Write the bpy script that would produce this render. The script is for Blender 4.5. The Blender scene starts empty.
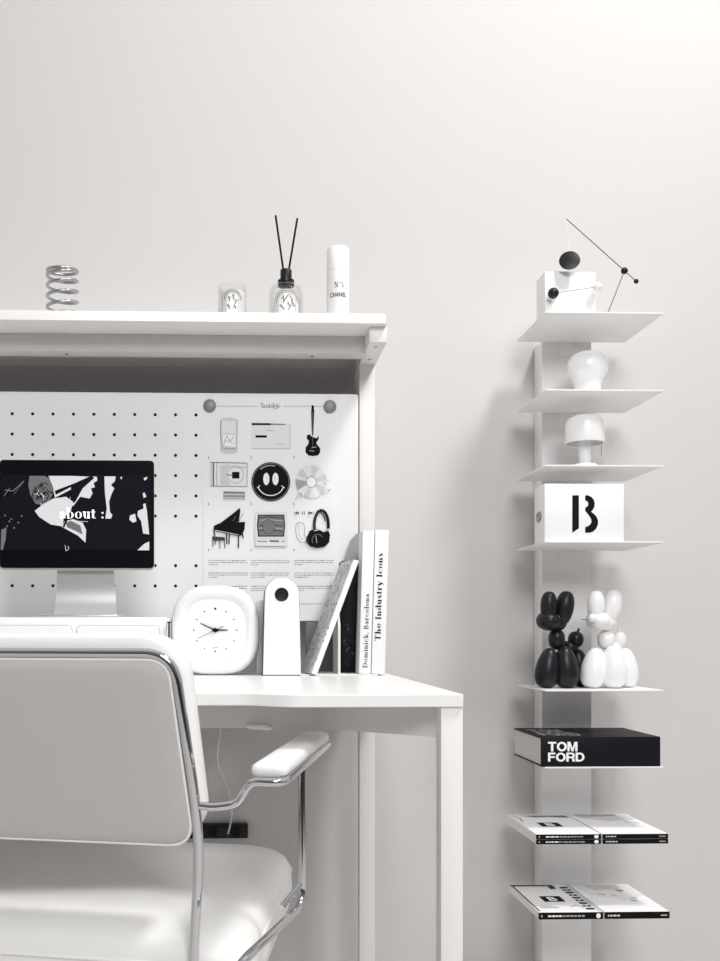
import bpy, bmesh, math, random
from mathutils import Vector, Matrix
random.seed(7)
SC = bpy.context.scene
COL = SC.collection
PI = math.pi
R = math.radians
# ------------------------------------------------------------------ camera
EYE = 0.835
F = 1000.0
PPX, PPY = 267.0, 632.0
YAW = R(1.83)
cam_d = bpy.data.cameras.new('camera')
cam_d.sensor_fit = 'AUTO'; cam_d.sensor_width = 36
cam_d.lens = 36 * F / 961
cam_d.shift_x = (360 - PPX) / 961
cam_d.shift_y = (PPY - 480.5) / 961
cam_d.clip_start = 0.02
cam = bpy.data.objects.new('camera', cam_d)
COL.objects.link(cam)
cam.location = (0, 0, EYE)
cam.rotation_euler = (PI / 2, 0, -YAW)
SC.camera = cam
FW = Vector((math.sin(YAW), math.cos(YAW), 0))
RT = Vector((math.cos(YAW), -math.sin(YAW), 0))


def ray(px, py):
    return RT * ((px - PPX) / F) + FW + Vector((0, 0, (PPY - py) / F))


def P(px, py, Y):            # measured point on the wall-parallel plane y = Y
    r = ray(px, py); t = Y / r.y
    return Vector((0, 0, EYE)) + r * t


def X(px, Y): return P(px, PPY, Y).x
def Z(px, py, Y): return P(px, py, Y).z


def PD(px, py, D): return Vector((0, 0, EYE)) + ray(px, py) * D
def PZ(px, py, z): return PD(px, py, (EYE - z) * F / (py - PPY))


# ------------------------------------------------------------------ materials
def mat(name, col, rough=0.5, metal=0.0, noise=0.0, scale=40, bump=0.0, coat=0.0, spec=0.5, alpha=None, trans=0.0, emit=0.0, aniso=None):
    m = bpy.data.materials.new(name); m.use_nodes = True
    nt = m.node_tree; b = nt.nodes['Principled BSDF']
    if isinstance(col, (int, float)): col = (col, col, col)
    c = (col[0], col[1], col[2], 1)
    b.inputs['Base Color'].default_value = c
    b.inputs['Roughness'].default_value = rough
    b.inputs['Metallic'].default_value = metal
    b.inputs['Specular IOR Level'].default_value = spec
    b.inputs['Coat Weight'].default_value = coat
    b.inputs['Transmission Weight'].default_value = trans
    if emit:
        b.inputs['Emission Color'].default_value = c
        b.inputs['Emission Strength'].default_value = emit
    tc = nt.nodes.new('ShaderNodeTexCoord')
    nz = nt.nodes.new('ShaderNodeTexNoise'); nz.inputs['Scale'].default_value = scale
    nz.inputs['Detail'].default_value = 4
    nt.links.new(tc.outputs['Object'], nz.inputs['Vector'])
    if noise:
        rp = nt.nodes.new('ShaderNodeMapRange')
        rp.inputs['To Min'].default_value = 1 - noise; rp.inputs['To Max'].default_value = 1 + noise
        mx = nt.nodes.new('ShaderNodeVectorMath'); mx.operation = 'SCALE'
        mx.inputs[0].default_value = col
        nt.links.new(nz.outputs['Fac'], rp.inputs['Value'])
        nt.links.new(rp.outputs['Result'], mx.inputs['Scale'])
        nt.links.new(mx.outputs['Vector'], b.inputs['Base Color'])
    if bump:
        bp = nt.nodes.new('ShaderNodeBump'); bp.inputs['Strength'].default_value = bump
        bp.inputs['Distance'].default_value = 0.002
        nt.links.new(nz.outputs['Fac'], bp.inputs['Height'])
        nt.links.new(bp.outputs['Normal'], b.inputs['Normal'])
    return m


M = {}
M['wall'] = mat('wall_paint', (.665, .648, .640), .85, noise=.02, scale=2.5, bump=.06)
M['floor'] = mat('floor_vinyl', (.62, .60, .59), .6, noise=.04, scale=5)
M['desk'] = mat('white_laminate', (.90, .895, .885), .32, noise=.01)
M['desk_edge'] = mat('white_edge', (.86, .855, .85), .45, noise=.01)
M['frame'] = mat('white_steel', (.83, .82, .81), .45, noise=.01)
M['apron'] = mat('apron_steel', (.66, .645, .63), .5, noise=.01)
M['peg'] = mat('pegboard_white', (.88, .88, .88), .5, noise=.01)
M['hole'] = mat('hole_black', .004, .9)
M['tower'] = mat('tower_steel', (.90, .895, .89), .5, noise=.01)
M['paper'] = mat('paper', (.90, .90, .93), .7, noise=.01)
M['page'] = mat('pages', (.72, .71, .70), .8, noise=.08, scale=300)
M['white'] = mat('white_gloss', (.92, .92, .92), .25, noise=.01, coat=.3)
M['matte'] = mat('white_matte', (.93, .93, .93), .55, noise=.01)
M['leather'] = mat('white_leather', (.87, .865, .85), .42, noise=.02, scale=18, bump=.12)
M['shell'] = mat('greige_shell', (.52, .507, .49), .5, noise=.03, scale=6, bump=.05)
M['chrome'] = mat('chrome', (.60, .60, .62), .07, metal=1)
M['steel'] = mat('spring_steel', (.42, .42, .43), .3, metal=1)
M['alu'] = mat('aluminium', (.64, .64, .64), .36, metal=.75)
M['black'] = mat('black_satin', (.008, .008, .010), .38, noise=.1, spec=.3)
M['blackball'] = mat('black_rubber', (.010, .010, .014), .36, noise=.05, spec=.35)
M['blackbook'] = mat('black_cloth', (.005, .005, .010), .5, noise=.1, spec=.2)
M['ink'] = mat('ink_black', .006, .7, spec=.12)
M['g1'] = mat('print_dark_grey', .06, .7, spec=.15)
M['g2'] = mat('print_grey', .20, .7, spec=.15)
M['g3'] = mat('print_mid_grey', .40, .7, spec=.15)
M['g4'] = mat('print_light_grey', .66, .7)
M['g5'] = mat('print_pale_grey', .83, .7)
M['pw'] = mat('print_white', .95, .7)
M['magnet'] = mat('magnet_grey', .25, .5, metal=.3)
M['screen'] = mat('screen_black', (.003, .003, .006), .3, spec=.12)
M['s1'] = mat('lit_dark', (.004, .004, .007), .5, emit=.5, spec=.08)
M['s2'] = mat('lit_grey', (.10, .10, .105), .5, emit=.7, spec=.08)
M['s3'] = mat('lit_light', (.40, .40, .41), .5, emit=.8, spec=.08)
M['s4'] = mat('lit_white', (.9, .9, .9), .5, emit=.7)
M['cable'] = mat('cable_white', .78, .5)
M['bookend'] = mat('bookend_grey', (.34, .34, .34), .5, noise=.03)
M['shade_in'] = mat('gap_shade_grey', (.17, .17, .175), .6, noise=.04)  # dark colour standing in for shade in the gap below the pegboard
M['rod'] = mat('rod_grey', (.16, .15, .15), .35, metal=.4)
M['wax'] = mat('wax', (.92, .91, .88), .6)


def glass_mat():
    m = bpy.data.materials.new('clear_glass'); m.use_nodes = True
    nt = m.node_tree; out = nt.nodes['Material Output']
    nt.nodes.remove(nt.nodes['Principled BSDF'])
    g = nt.nodes.new('ShaderNodeBsdfGlossy'); g.inputs['Roughness'].default_value = .05
    t = nt.nodes.new('ShaderNodeBsdfTransparent'); t.inputs['Color'].default_value = (.97, .97, .97, 1)
    fr = nt.nodes.new('ShaderNodeMath'); fr.operation = 'POWER'; fr.inputs[1].default_value = 3.5
    lw = nt.nodes.new('ShaderNodeLayerWeight'); lw.inputs['Blend'].default_value = .5; nt.links.new(lw.outputs['Facing'], fr.inputs[0])
    mx = nt.nodes.new('ShaderNodeMixShader')
    nt.links.new(fr.outputs[0], mx.inputs[0]); nt.links.new(t.outputs[0], mx.inputs[1]); nt.links.new(g.outputs[0], mx.inputs[2])
    nt.links.new(mx.outputs[0], out.inputs['Surface'])
    return m


M['glass'] = glass_mat()


def speckle_mat():
    m = bpy.data.materials.new('speckled_cover'); m.use_nodes = True
    nt = m.node_tree; b = nt.nodes['Principled BSDF']; b.inputs['Roughness'].default_value = .6
    tc = nt.nodes.new('ShaderNodeTexCoord')
    v = nt.nodes.new('ShaderNodeTexVoronoi'); v.inputs['Scale'].default_value = 75
    n = nt.nodes.new('ShaderNodeTexNoise'); n.inputs['Scale'].default_value = 35; n.inputs['Detail'].default_value = 6
    nt.links.new(tc.outputs['Object'], v.inputs['Vector']); nt.links.new(tc.outputs['Object'], n.inputs['Vector'])
    r = nt.nodes.new('ShaderNodeValToRGB')
    r.color_ramp.elements[0].position = .17; r.color_ramp.elements[0].color = (.03, .03, .03, 1)
    r.color_ramp.elements[1].position = .24; r.color_ramp.elements[1].color = (.72, .72, .73, 1)
    r2 = nt.nodes.new('ShaderNodeValToRGB')
    r2.color_ramp.elements[0].position = .44; r2.color_ramp.elements[0].color = (.78, .78, .79, 1)
    r2.color_ramp.elements[1].position = .54; r2.color_ramp.elements[1].color = (1, 1, 1, 1)
    mx = nt.nodes.new('ShaderNodeMix'); mx.data_type = 'RGBA'; mx.blend_type = 'MULTIPLY'
    mx.inputs[0].default_value = 1
    nt.links.new(v.outputs['Distance'], r.inputs[0]); nt.links.new(n.outputs['Fac'], r2.inputs[0])
    nt.links.new(r.outputs[0], mx.inputs[6]); nt.links.new(r2.outputs[0], mx.inputs[7])
    nt.links.new(mx.outputs[2], b.inputs['Base Color'])
    return m


M['speckle'] = speckle_mat()


# ------------------------------------------------------------------ mesh builder
class MB:
    def __init__(s):
        s.v = []; s.f = []; s.mi = []; s.m = 0

    def add(s, verts, faces, mi=None):
        o = len(s.v); s.v += [Vector(p) for p in verts]
        for f in faces:
            s.f.append([i + o for i in f]); s.mi.append(s.m if mi is None else mi)

    def frombm(s, bm, mi=None):
        bm.verts.index_update()
        s.add([v.co.copy() for v in bm.verts], [[v.index for v in f.verts] for f in bm.faces], mi)
        bm.free()

    def box(s, a, b, bev=0, seg=2, mi=None, T=None):
        a, b = Vector(a), Vector(b)
        bm = bmesh.new(); bmesh.ops.create_cube(bm, size=1)
        c = (a + b) / 2; d = b - a
        for v in bm.verts: v.co = Vector((c.x + v.co.x * abs(d.x), c.y + v.co.y * abs(d.y), c.z + v.co.z * abs(d.z)))
        if bev: bmesh.ops.bevel(bm, geom=bm.edges[:], offset=bev, segments=seg, profile=.5, affect='EDGES')
        if T:
            for v in bm.verts: v.co = T(v.co)
        s.frombm(bm, mi); return s

    def hexa(s, p, mi=None):       # p: four bottom then four top, same winding
        s.add(p, [[3, 2, 1, 0], [4, 5, 6, 7], [0, 1, 5, 4], [1, 2, 6, 5], [2, 3, 7, 6], [3, 0, 4, 7]], mi); return s

    def prism(s, pts, d, mi=None):  # planar polygon pts extruded along d
        pts = [Vector(p) for p in pts]; n = len(pts); d = Vector(d)
        s.add(pts + [p + d for p in pts], [list(range(n))[::-1], list(range(n, 2 * n))] + [[i, (i + 1) % n, n + (i + 1) % n, n + i] for i in range(n)], mi)
        return s

    def poly(s, pts, mi=None): s.add(pts, [list(range(len(pts)))], mi); return s

    def tube(s, pts, r, seg=12, mi=None, closed=False, flat=1.0):
        pts = [Vector(p) for p in pts]; n = len(pts)
        rs = r if isinstance(r, (list, tuple)) else [r] * n
        rings = []; nrm = None
        for i, p in enumerate(pts):
            if closed: t = pts[(i + 1) % n] - pts[i - 1]
            else: t = pts[min(i + 1, n - 1)] - pts[max(i - 1, 0)]
            t.normalize()
            if nrm is None:
                a = Vector((0, 0, 1)) if abs(t.z) < .9 else Vector((1, 0, 0))
                nrm = t.cross(a).normalized()
            else:
                nrm = (nrm - t * nrm.dot(t)).normalized()
            bn = t.cross(nrm)
            rings.append([p + (nrm * math.cos(2 * PI * k / seg) + bn * math.sin(2 * PI * k / seg) * flat) * rs[i] for k in range(seg)])
        V = [q for ring in rings for q in ring]; Fc = []
        for i in range(n if closed else n - 1):
            j = (i + 1) % n
            for k in range(seg):
                k2 = (k + 1) % seg
                Fc.append([i * seg + k, i * seg + k2, j * seg + k2, j * seg + k])
        if not closed: Fc += [list(range(seg))[::-1], [(n - 1) * seg + k for k in range(seg)]]
        s.add(V, Fc, mi); return s

    def lathe(s, c, prof, seg=40, mi=None, T=None):    # prof: (radius, height); c base centre; axis z unless T rotates
        c = Vector(c); V = []; Fc = []
        for (r, h) in prof:
            for k in range(seg):
                p = Vector((r * math.cos(2 * PI * k / seg), r * math.sin(2 * PI * k / seg), h))
                if T: p = T @ p
                V.append(c + p)
        for i in range(len(prof) - 1):
            for k in range(seg):
                k2 = (k + 1) % seg
                Fc.append([i * seg + k, i * seg + k2, (i + 1) * seg + k2, (i + 1) * seg + k])
        Fc += [list(range(seg))[::-1], [(len(prof) - 1) * seg + k for k in range(seg)]]
        s.add(V, Fc, mi); return s

    def ell(s, c, r, rot=None, mi=None, seg=28, pinch=0, blunt=1.0):
        bm = bmesh.new(); bmesh.ops.create_uvsphere(bm, u_segments=seg, v_segments=seg // 2 + 2, radius=1)
        r = Vector(r) if not isinstance(r, (int, float)) else Vector((r, r, r)); c = Vector(c)
        for v in bm.verts:
            q = v.co.copy()
            if blunt != 1.0:
                h = math.hypot(q.x, q.y)
                if h > 1e-6: kk = h ** blunt / h; q.x *= kk; q.y *= kk
            if pinch:
                k = 1 + pinch * q.z; q.x *= k; q.y *= k
            q = Vector((q.x * r.x, q.y * r.y, q.z * r.z))
            if rot: q = rot @ q
            v.co = c + q
        s.frombm(bm, mi); return s

    def rings(s, outline, prof, fn, mi=None):
        """outline: 2D convex loop; prof: (inset, depth) from back to front; fn(a, b, depth) -> point"""
        n = len(outline); cx = sum(p[0] for p in outline) / n; cy = sum(p[1] for p in outline) / n
        V = []; Fc = []
        for (ins, dep) in prof:
            for (a, b) in outline:
                d = math.hypot(a - cx, b - cy); k = max(0.0, 1 - ins / d) if d else 0
                V.append(fn(cx + (a - cx) * k, cy + (b - cy) * k, dep))
        for i in range(len(prof) - 1):
            for k in range(n):
                k2 = (k + 1) % n
                Fc.append([i * n + k, i * n + k2, (i + 1) * n + k2, (i + 1) * n + k])
        Fc += [list(range(n))[::-1], [(len(prof) - 1) * n + k for k in range(n)]]
        s.add(V, Fc, mi); return s

    def build(s, name, mats, parent=None, smooth=True, angle=38):
        me = bpy.data.meshes.new(name)
        root = parent
        while root is not None and root.parent is not None: root = root.parent
        off = Vector(root.location) if root is not None else None
        if off is None:
            xs = [v.x for v in s.v]; ys = [v.y for v in s.v]; zs = [v.z for v in s.v]
            off = Vector(((min(xs) + max(xs)) / 2, (min(ys) + max(ys)) / 2, min(zs)))
        me.from_pydata([v - off for v in s.v], [], s.f)
        if not isinstance(mats, (list, tuple)): mats = [mats]
        for m in mats: me.materials.append(m)
        me.polygons.foreach_set('material_index', s.mi)
        bm = bmesh.new(); bm.from_mesh(me); bmesh.ops.recalc_face_normals(bm, faces=bm.faces); bm.to_mesh(me); bm.free()
        if smooth:
            me.polygons.foreach_set('use_smooth', [True] * len(me.polygons))
            me.set_sharp_from_angle(angle=R(angle))
        me.update()
        o = bpy.data.objects.new(name, me); COL.objects.link(o)
        if parent is not None: o.parent = parent
        else: o.location = off
        return o


def thing(name, label, cat, loc, group=None):
    o = bpy.data.objects.new(name, None); COL.objects.link(o); o.location = loc
    o.empty_display_size = .02
    o['label'] = label; o['category'] = cat
    if group: o['group'] = group
    return o


def tag(o, label, cat, group=None):
    o['label'] = label; o['category'] = cat
    if group: o['group'] = group
    return o


def copy_tree(o, parent=None):
    c = o.copy(); COL.objects.link(c); c.parent = parent
    for ch in list(o.children): copy_tree(ch, c)
    return c


def fillet(pts, r, n=7):
    pts = [Vector(p) for p in pts]; out = [pts[0]]
    for i in range(1, len(pts) - 1):
        a, b, c = pts[i - 1], pts[i], pts[i + 1]
        ri = r[i] if isinstance(r, (list, tuple)) else r
        d1 = (a - b); d2 = (c - b)
        k = min(ri, d1.length * .49, d2.length * .49)
        p1 = b + d1.normalized() * k; p2 = b + d2.normalized() * k
        for j in range(n + 1):
            t = j / n; out.append(p1 * (1 - t) ** 2 + b * 2 * t * (1 - t) + p2 * t * t)
    out.append(pts[-1]); return out


def trapez(wb, wt, z0, z1, r, n=7):
    """rounded trapezoid loop, convex"""
    cs = [(wb, z0), (wt, z1), (-wt, z1), (-wb, z0)]
    out = []
    for i in range(4):
        a = Vector(cs[i - 1]); b = Vector(cs[i]); c = Vector(cs[(i + 1) % 4])
        rr = r[i] if isinstance(r, (list, tuple)) else r
        p1 = b + (a - b).normalized() * rr; p2 = b + (c - b).normalized() * rr
        for j in range(n + 1):
            t = j / n; q = p1 * (1 - t) ** 2 + b * 2 * t * (1 - t) + p2 * t * t
            out.append((q.x, q.y))
    return out


def superell(cx, cy, a, b, n=3.0, k=72):
    out = []
    for i in range(k):
        t = 2 * PI * i / k; c, s_ = math.cos(t), math.sin(t)
        out.append((cx + a * math.copysign(abs(c) ** (2 / n), c), cy + b * math.copysign(abs(s_) ** (2 / n), s_)))
    return out


def circ(cx, cy, rx, ry=None, k=24, a0=0, a1=360):
    ry = rx if ry is None else ry
    full = abs(a1 - a0) >= 360
    m = k if full else k + 1
    return [(cx + rx * math.cos(R(a0 + (a1 - a0) * i / k)), cy + ry * math.sin(R(a0 + (a1 - a0) * i / k))) for i in range(m)]


# ------------------------------------------------------------------ lettering
class Glyphs:
    """high-contrast serif letters drawn with stems, hairlines and modulated arcs; x-height .46, cap .70"""
    TH, HL = .105, .026

    def __init__(s, th=.105, hl=.026): s.TH = th; s.HL = hl

    def stem(s, x, y0, y1, w=None):
        w = w or s.TH; return [[(x - w / 2, y0), (x + w / 2, y0), (x + w / 2, y1), (x - w / 2, y1)]]

    def ser(s, x, y, w=.2):
        return [[(x - w / 2, y - s.HL / 2), (x + w / 2, y - s.HL / 2), (x + w / 2, y + s.HL / 2), (x - w / 2, y + s.HL / 2)]]

    def line(s, x0, y0, x1, y1, w):
        d = Vector((x1 - x0, y1 - y0)); n = Vector((-d.y, d.x)).normalized() * w / 2
        return [[(x0 + n.x, y0 + n.y), (x0 - n.x, y0 - n.y), (x1 - n.x, y1 - n.y), (x1 + n.x, y1 + n.y)]]

    def arc(s, cx, cy, rx, ry, a0, a1, th=None, k=12):
        th = th or s.TH; out = []
        pts = []
        for i in range(k + 1):
            a = R(a0 + (a1 - a0) * i / k); w = s.HL + (th - s.HL) * abs(math.cos(a)) ** 1.5
            pts.append((cx + (rx - w) * math.cos(a), cy + (ry - w * .5) * math.sin(a), cx + rx * math.cos(a), cy + (ry + 0) * math.sin(a)))
        for i in range(k):
            p, q = pts[i], pts[i + 1]
            out.append([(p[0], p[1]), (p[2], p[3]), (q[2], q[3]), (q[0], q[1])])
        return out

    def g(s, ch):
        H, x, C, h = s.HL, .46, .70, s.TH / 2
        if ch == ' ': return [], .26
        if ch == 'T': return s.stem(.28, 0, C) + s.ser(.28, H / 2) + s.line(.02, C - H / 2, .54, C - H / 2, H) + s.line(.03, C, .03, C - .16, H) + s.line(.53, C, .53, C - .16, H), .58
        if ch == 'I': return s.stem(.14, 0, C) + s.ser(.14, H / 2, .24) + s.ser(.14, C - H / 2, .24), .29
        if ch == 'D': return s.stem(.14, 0, C) + s.ser(.1, H / 2, .2) + s.ser(.1, C - H / 2, .2) + s.arc(.2, C / 2, .38, C / 2, -90, 90), .62
        if ch == 'B': return s.stem(.14, 0, C) + s.ser(.1, H / 2, .2) + s.ser(.1, C - H / 2, .2) + s.arc(.2, C * .75 - .01, .25, C / 4 + .01, -90, 90) + s.arc(.2, C * .26, .32, C * .26, -90, 90), .56
        if ch == 'N': return s.line(.12, 0, .12, C, H) + s.line(.12, C, .52, 0, s.TH) + s.line(.52, 0, .52, C, H) + s.ser(.12, H / 2, .18) + s.ser(.08, C - H / 2, .18) + s.ser(.52, C - H / 2, .18), .64
        if ch == 'h': return s.stem(.12, 0, .74) + s.ser(.12, H / 2) + s.arc(.24, x - .17, .17, .17, 0, 160) + s.stem(.36, 0, x - .17) + s.ser(.36, H / 2), .49
        if ch == 'n': return s.stem(.12, 0, x) + s.ser(.12, H / 2) + s.ser(.07, x - H / 2, .12) + s.arc(.24, x - .17, .17, .17, 0, 160) + s.stem(.36, 0, x - .17) + s.ser(.36, H / 2), .49
        if ch == 'm':
            a, _ = s.g('n'); return a + s.arc(.48, x - .17, .17, .17, 0, 160) + s.stem(.60, 0, x - .17) + s.ser(.60, H / 2), .73
        if ch == 'u': return s.stem(.12, .17, x) + s.ser(.07, x - H / 2, .14) + s.arc(.24, .17, .17, .17, 180, 340) + s.stem(.36, 0, x) + s.ser(.31, x - H / 2, .14) + s.ser(.40, H / 2, .1), .48
        if ch == 'r': return s.stem(.12, 0, x) + s.ser(.12, H / 2) + s.ser(.07, x - H / 2, .12) + s.arc(.25, x - .15, .15, .15, 60, 170) + [circ(.31, x - .07, .05, k=10)], .38
        if ch == 'i': return s.stem(.12, 0, x) + s.ser(.12, H / 2) + s.ser(.08, x - H / 2, .13) + [circ(.12, .63, .06, k=10)], .24
        if ch == 'l': return s.stem(.12, 0, .74) + s.ser(.12, H / 2) + s.ser(.08, .74 - H / 2, .13), .24
        if ch == 't': return s.stem(.14, .08, .6) + s.ser(.14, x - H / 2, .26) + s.arc(.24, .1, .155, .1, 180, 300), .32
        if ch == 'k': return s.stem(.12, 0, .74) + s.ser(.12, H / 2) + s.line(.16, .2, .38, x, H) + s.line(.22, .27, .40, 0, s.TH) + s.ser(.38, x - H / 2, .16) + s.ser(.42, H / 2, .16), .5
        if ch == 'y': return s.line(.08, x, .25, 0, s.TH) + s.line(.40, x, .2, -.17, H) + s.ser(.08, x - H / 2, .18) + s.ser(.39, x - H / 2, .14) + [circ(.15, -.17, .05, k=10)], .46
        if ch == 'o': return s.arc(.24, x / 2, .21, x / 2, 0, 360, k=24), .48
        if ch == 'c': return s.arc(.24, x / 2, .21, x / 2, 40, 320, k=20) + [circ(.36, x - .1, .05, k=10)], .43
        if ch == 'e': return s.arc(.24, x / 2, .21, x / 2, 0, 325, k=20) + s.ser(.24, x / 2, .34), .46
        if ch == 'a': return s.arc(.18, .125, .14, .13, 90, 300) + s.stem(.30, .05, x - .13) + s.arc(.2, x - .14, .155, .14, 0, 150) + [circ(.1, x - .11, .045, k=10)] + s.ser(.36, H, .12) + s.ser(.22, .25, .1), .43
        if ch == 'b': return s.stem(.12, 0, .74) + s.ser(.08, .74 - H / 2, .13) + s.arc(.24, x / 2, .21, x / 2, -140, 140, k=18), .49
        if ch == 'd': return s.stem(.36, 0, .74) + s.ser(.32, .74 - H / 2, .13) + s.ser(.4, H / 2, .12) + s.arc(.24, x / 2, .21, x / 2, 40, 320, k=18), .49
        if ch == 's': return s.arc(.2, x - .13, .14, .13, 30, 250) + s.arc(.2, .13, .15, .13, -150, 80) + s.line(.1, .3, .3, .17, s.TH), .38
        if ch == 'g': return s.arc(.22, .29, .17, .17, 0, 360, k=18) + s.arc(.22, -.06, .19, .11, 0, 360, k=18) + s.line(.34, .42, .44, .46, .05), .46
        if ch == ':': return [circ(.1, .07, .06, k=10), circ(.1, .38, .06, k=10)], .2
        if ch == ',': return [circ(.08, .05, .055, k=10)] + s.line(.12, .05, .06, -.1, .03), .17
        if ch == '5': return s.line(.08, .66, .36, .66, .06) + s.line(.08, .66, .07, .36, H) + s.arc(.2, .21, .19, .21, -150, 110), .44
        if ch == '.': return s.arc(.12, .6, .08, .08, 0, 360), .26
        return [], .3

    def text(s, t, track=0.0):
        out = []; x = 0
        for ch in t:
            g, w = s.g(ch)
            out += [[(a + x, b) for (a, b) in p] for p in g]; x += w + track
        return out, x


def fit(polys, x0, x1, y0, y1, H=None):
    """map polys' bbox to the px rectangle (y downward)"""
    xs = [p[0] for q in polys for p in q]; ys = [p[1] for q in polys for p in q]
    a, b, c, d = min(xs), max(xs), min(ys), max(ys)
    return [[(x0 + (p[0] - a) / (b - a) * (x1 - x0), y1 + (p[1] - c) / (d - c) * (y0 - y1)) for p in q] for q in polys]


def sans(text, off=0.0):
    cu = bpy.data.curves.new('t', 'FONT'); cu.body = text; cu.size = 1; cu.offset = off; cu.resolution_u = 4
    o = bpy.data.objects.new('t', cu); COL.objects.link(o)
    dg = bpy.context.evaluated_depsgraph_get(); dg.update()
    e = o.evaluated_get(dg); me = e.to_mesh()
    out = [[(me.vertices[i].co.x, me.vertices[i].co.y) for i in p.vertices] for p in me.polygons]
    e.to_mesh_clear(); bpy.data.objects.remove(o); bpy.data.curves.remove(cu)
    return out


SERIF = Glyphs()


class Print:
    """flat printed marks; fn(x, y, layer) -> 3D"""
    def __init__(s, fn): s.mb = MB(); s.fn = fn; s.mats = []; s.layer = 0

    def add(s, polys, m, layer=None):
        if m not in s.mats: s.mats.append(m)
        mi = s.mats.index(m)
        if layer is None:
            s.layer += 1; layer = s.layer
        for p in polys: s.mb.poly([s.fn(a, b, layer) for (a, b) in p], mi)
        return s

    def rect(s, x0, y0, x1, y1, m, layer=None): return s.add([[(x0, y0), (x1, y0), (x1, y1), (x0, y1)]], m, layer)

    def line(s, pts, w, m, layer=None):
        g = []
        for (a, b) in zip(pts[:-1], pts[1:]): g += SERIF.line(a[0], a[1], b[0], b[1], w)
        return s.add(g, m, layer)

    def build(s, name, parent): return s.mb.build(name, [M[k] for k in s.mats], parent, smooth=False)


# ================================================================== SETTING
WY = 2.42
def struct(o): o['kind'] = 'structure'; return o
struct(MB().box((-2.6, WY, 0), (2.6, WY + .1, 2.75)).build('wall_back', M['wall']))
struct(MB().box((-2.6, -1.2, -.05), (2.6, WY + .1, 0)).build('floor', M['floor']))

# ================================================================== DESK
DT = EYE - .092; DF = 1.47; DR = X(463.5, DF); DL = -1.06; DB = 2.285
desk = thing('desk', 'white desk with square steel legs and a gently curved front edge', 'desk', ((DR + DL) / 2, 1.9, 0))
TH = .0192
outline = [(DR, DF), (DR, DB), (DL, DB), (DL, DF)]
xa, xb = X(300, DF), X(238, DF)
rec = .040
def smooth(t): return t * t * (3 - 2 * t)
cl = []
for i in range(13):
    t = i / 12; cl.append((xa + (xb - xa) * t, DF + rec * smooth(t)))
mid = (DR + DL) / 2
front = [(DR, DF)] + cl + [(2 * mid - x, y) for (x, y) in reversed(cl)] + [(DL, DF)]
loop = front + [(DL, DB), (DR, DB)]
top = MB()
top.prism([(x, y, DT - TH) for (x, y) in loop], (0, 0, TH), 0)
o = top.build('desktop', M['desk'], desk, angle=30)
bv = o.modifiers.new('bev', 'BEVEL'); bv.width = .0015; bv.segments = 2; bv.limit_method = 'ANGLE'
LW = .0325
for sx in (DR - LW, DL):
    MB().box((sx, DF + .004, 0), (sx + LW, DF + .004 + .036, DT - TH), .001).build('leg', M['frame'], desk)
rx0, rx1 = X(359.5, 2.25), X(375, 2.25)
for (a, b) in ((rx0, rx1), (2 * mid - rx1, 2 * mid - rx0)):
    MB().box((a, 2.25, 0), (b, 2.283, DT - TH), .001).build('leg', M['frame'], desk)
AZ = Z(436, 737, 1.51)
cx_, cy_ = X(313, 1.66), 1.66
ap = [(DR - LW, DF + .036), (cx_, cy_), (2 * mid - cx_, cy_), (DL + LW, DF + .036)]
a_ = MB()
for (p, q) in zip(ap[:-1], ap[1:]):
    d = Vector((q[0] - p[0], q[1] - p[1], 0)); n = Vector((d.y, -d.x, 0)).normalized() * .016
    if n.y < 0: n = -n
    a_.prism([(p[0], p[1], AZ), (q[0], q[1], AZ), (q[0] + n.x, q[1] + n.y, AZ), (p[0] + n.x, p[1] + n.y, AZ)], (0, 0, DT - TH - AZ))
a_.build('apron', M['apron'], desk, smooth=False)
c_ = MB(); pc = P(259, 727, 1.66)
c_.box((pc.x - .012, 1.652, pc.z - .004), (pc.x + .014, 1.672, pc.z + .004), .003)
c_.ell((pc.x - .010, 1.66, pc.z + .001), (.012, .008, .004)); c_.ell((pc.x + .012, 1.66, pc.z - .001), (.011, .008, .0045))
c_.build('cable_clip', M['frame'], desk)

# ================================================================== HUTCH
PY = 2.25
hutch = thing('desk_hutch', 'white hutch with a long top shelf and perforated back panel standing on desk', 'shelf', (mid, 2.2, DT))
BZ = Z(200, 311.8, 2.06)          # top surface of the board
BT = .0205
HR = X(387.5, 2.06); HL_ = 2 * mid - HR
bl = [(HR - .012, 2.06), (HR - .003, 2.063), (HR, 2.072), (HR, 2.415), (HL_, 2.415), (HL_, 2.06)]
o = MB().prism([(x, y, BZ - BT) for (x, y) in bl], (0, 0, BT)).build('top_shelf', M['desk'], hutch)
bv = o.modifiers.new('bev', 'BEVEL'); bv.width = .001; bv.segments = 2; bv.limit_method = 'ANGLE'
RZ = BZ - BT; RB = Z(200, 352.3, 2.15)
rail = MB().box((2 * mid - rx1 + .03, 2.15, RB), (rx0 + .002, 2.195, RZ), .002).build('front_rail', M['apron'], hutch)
for px in (67, 312, -120):
    p = P(px, 356, 2.175); sb = MB(); sb.lathe((p.x, 2.172, RB - .0015), [(.0035, 0), (.0035, .003)], 12); sb.build('screw', M['g2'], rail)
for (a, b) in ((rx0, rx1), (2 * mid - rx1, 2 * mid - rx0)):
    bm_ = MB().box((a, 2.08, RZ - .033), (b + .0015, 2.41, RZ), .001).build('side_beam', M['frame'], hutch)
    for yy in (2.115, 2.21): MB().lathe(((a + b) / 2, yy, RZ - .0342), [(.004, 0), (.004, .003)], 12).build('screw', M['g3'], bm_)
    MB().box((a, 2.25, DT), (b, 2.40, RZ - .033), .001).build('side_post', M['frame'], hutch)
PT = Z(200, 393, PY); PB = Z(300, 621, PY)
PR = rx0 - .0025; PL = 2 * mid - PR
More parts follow.
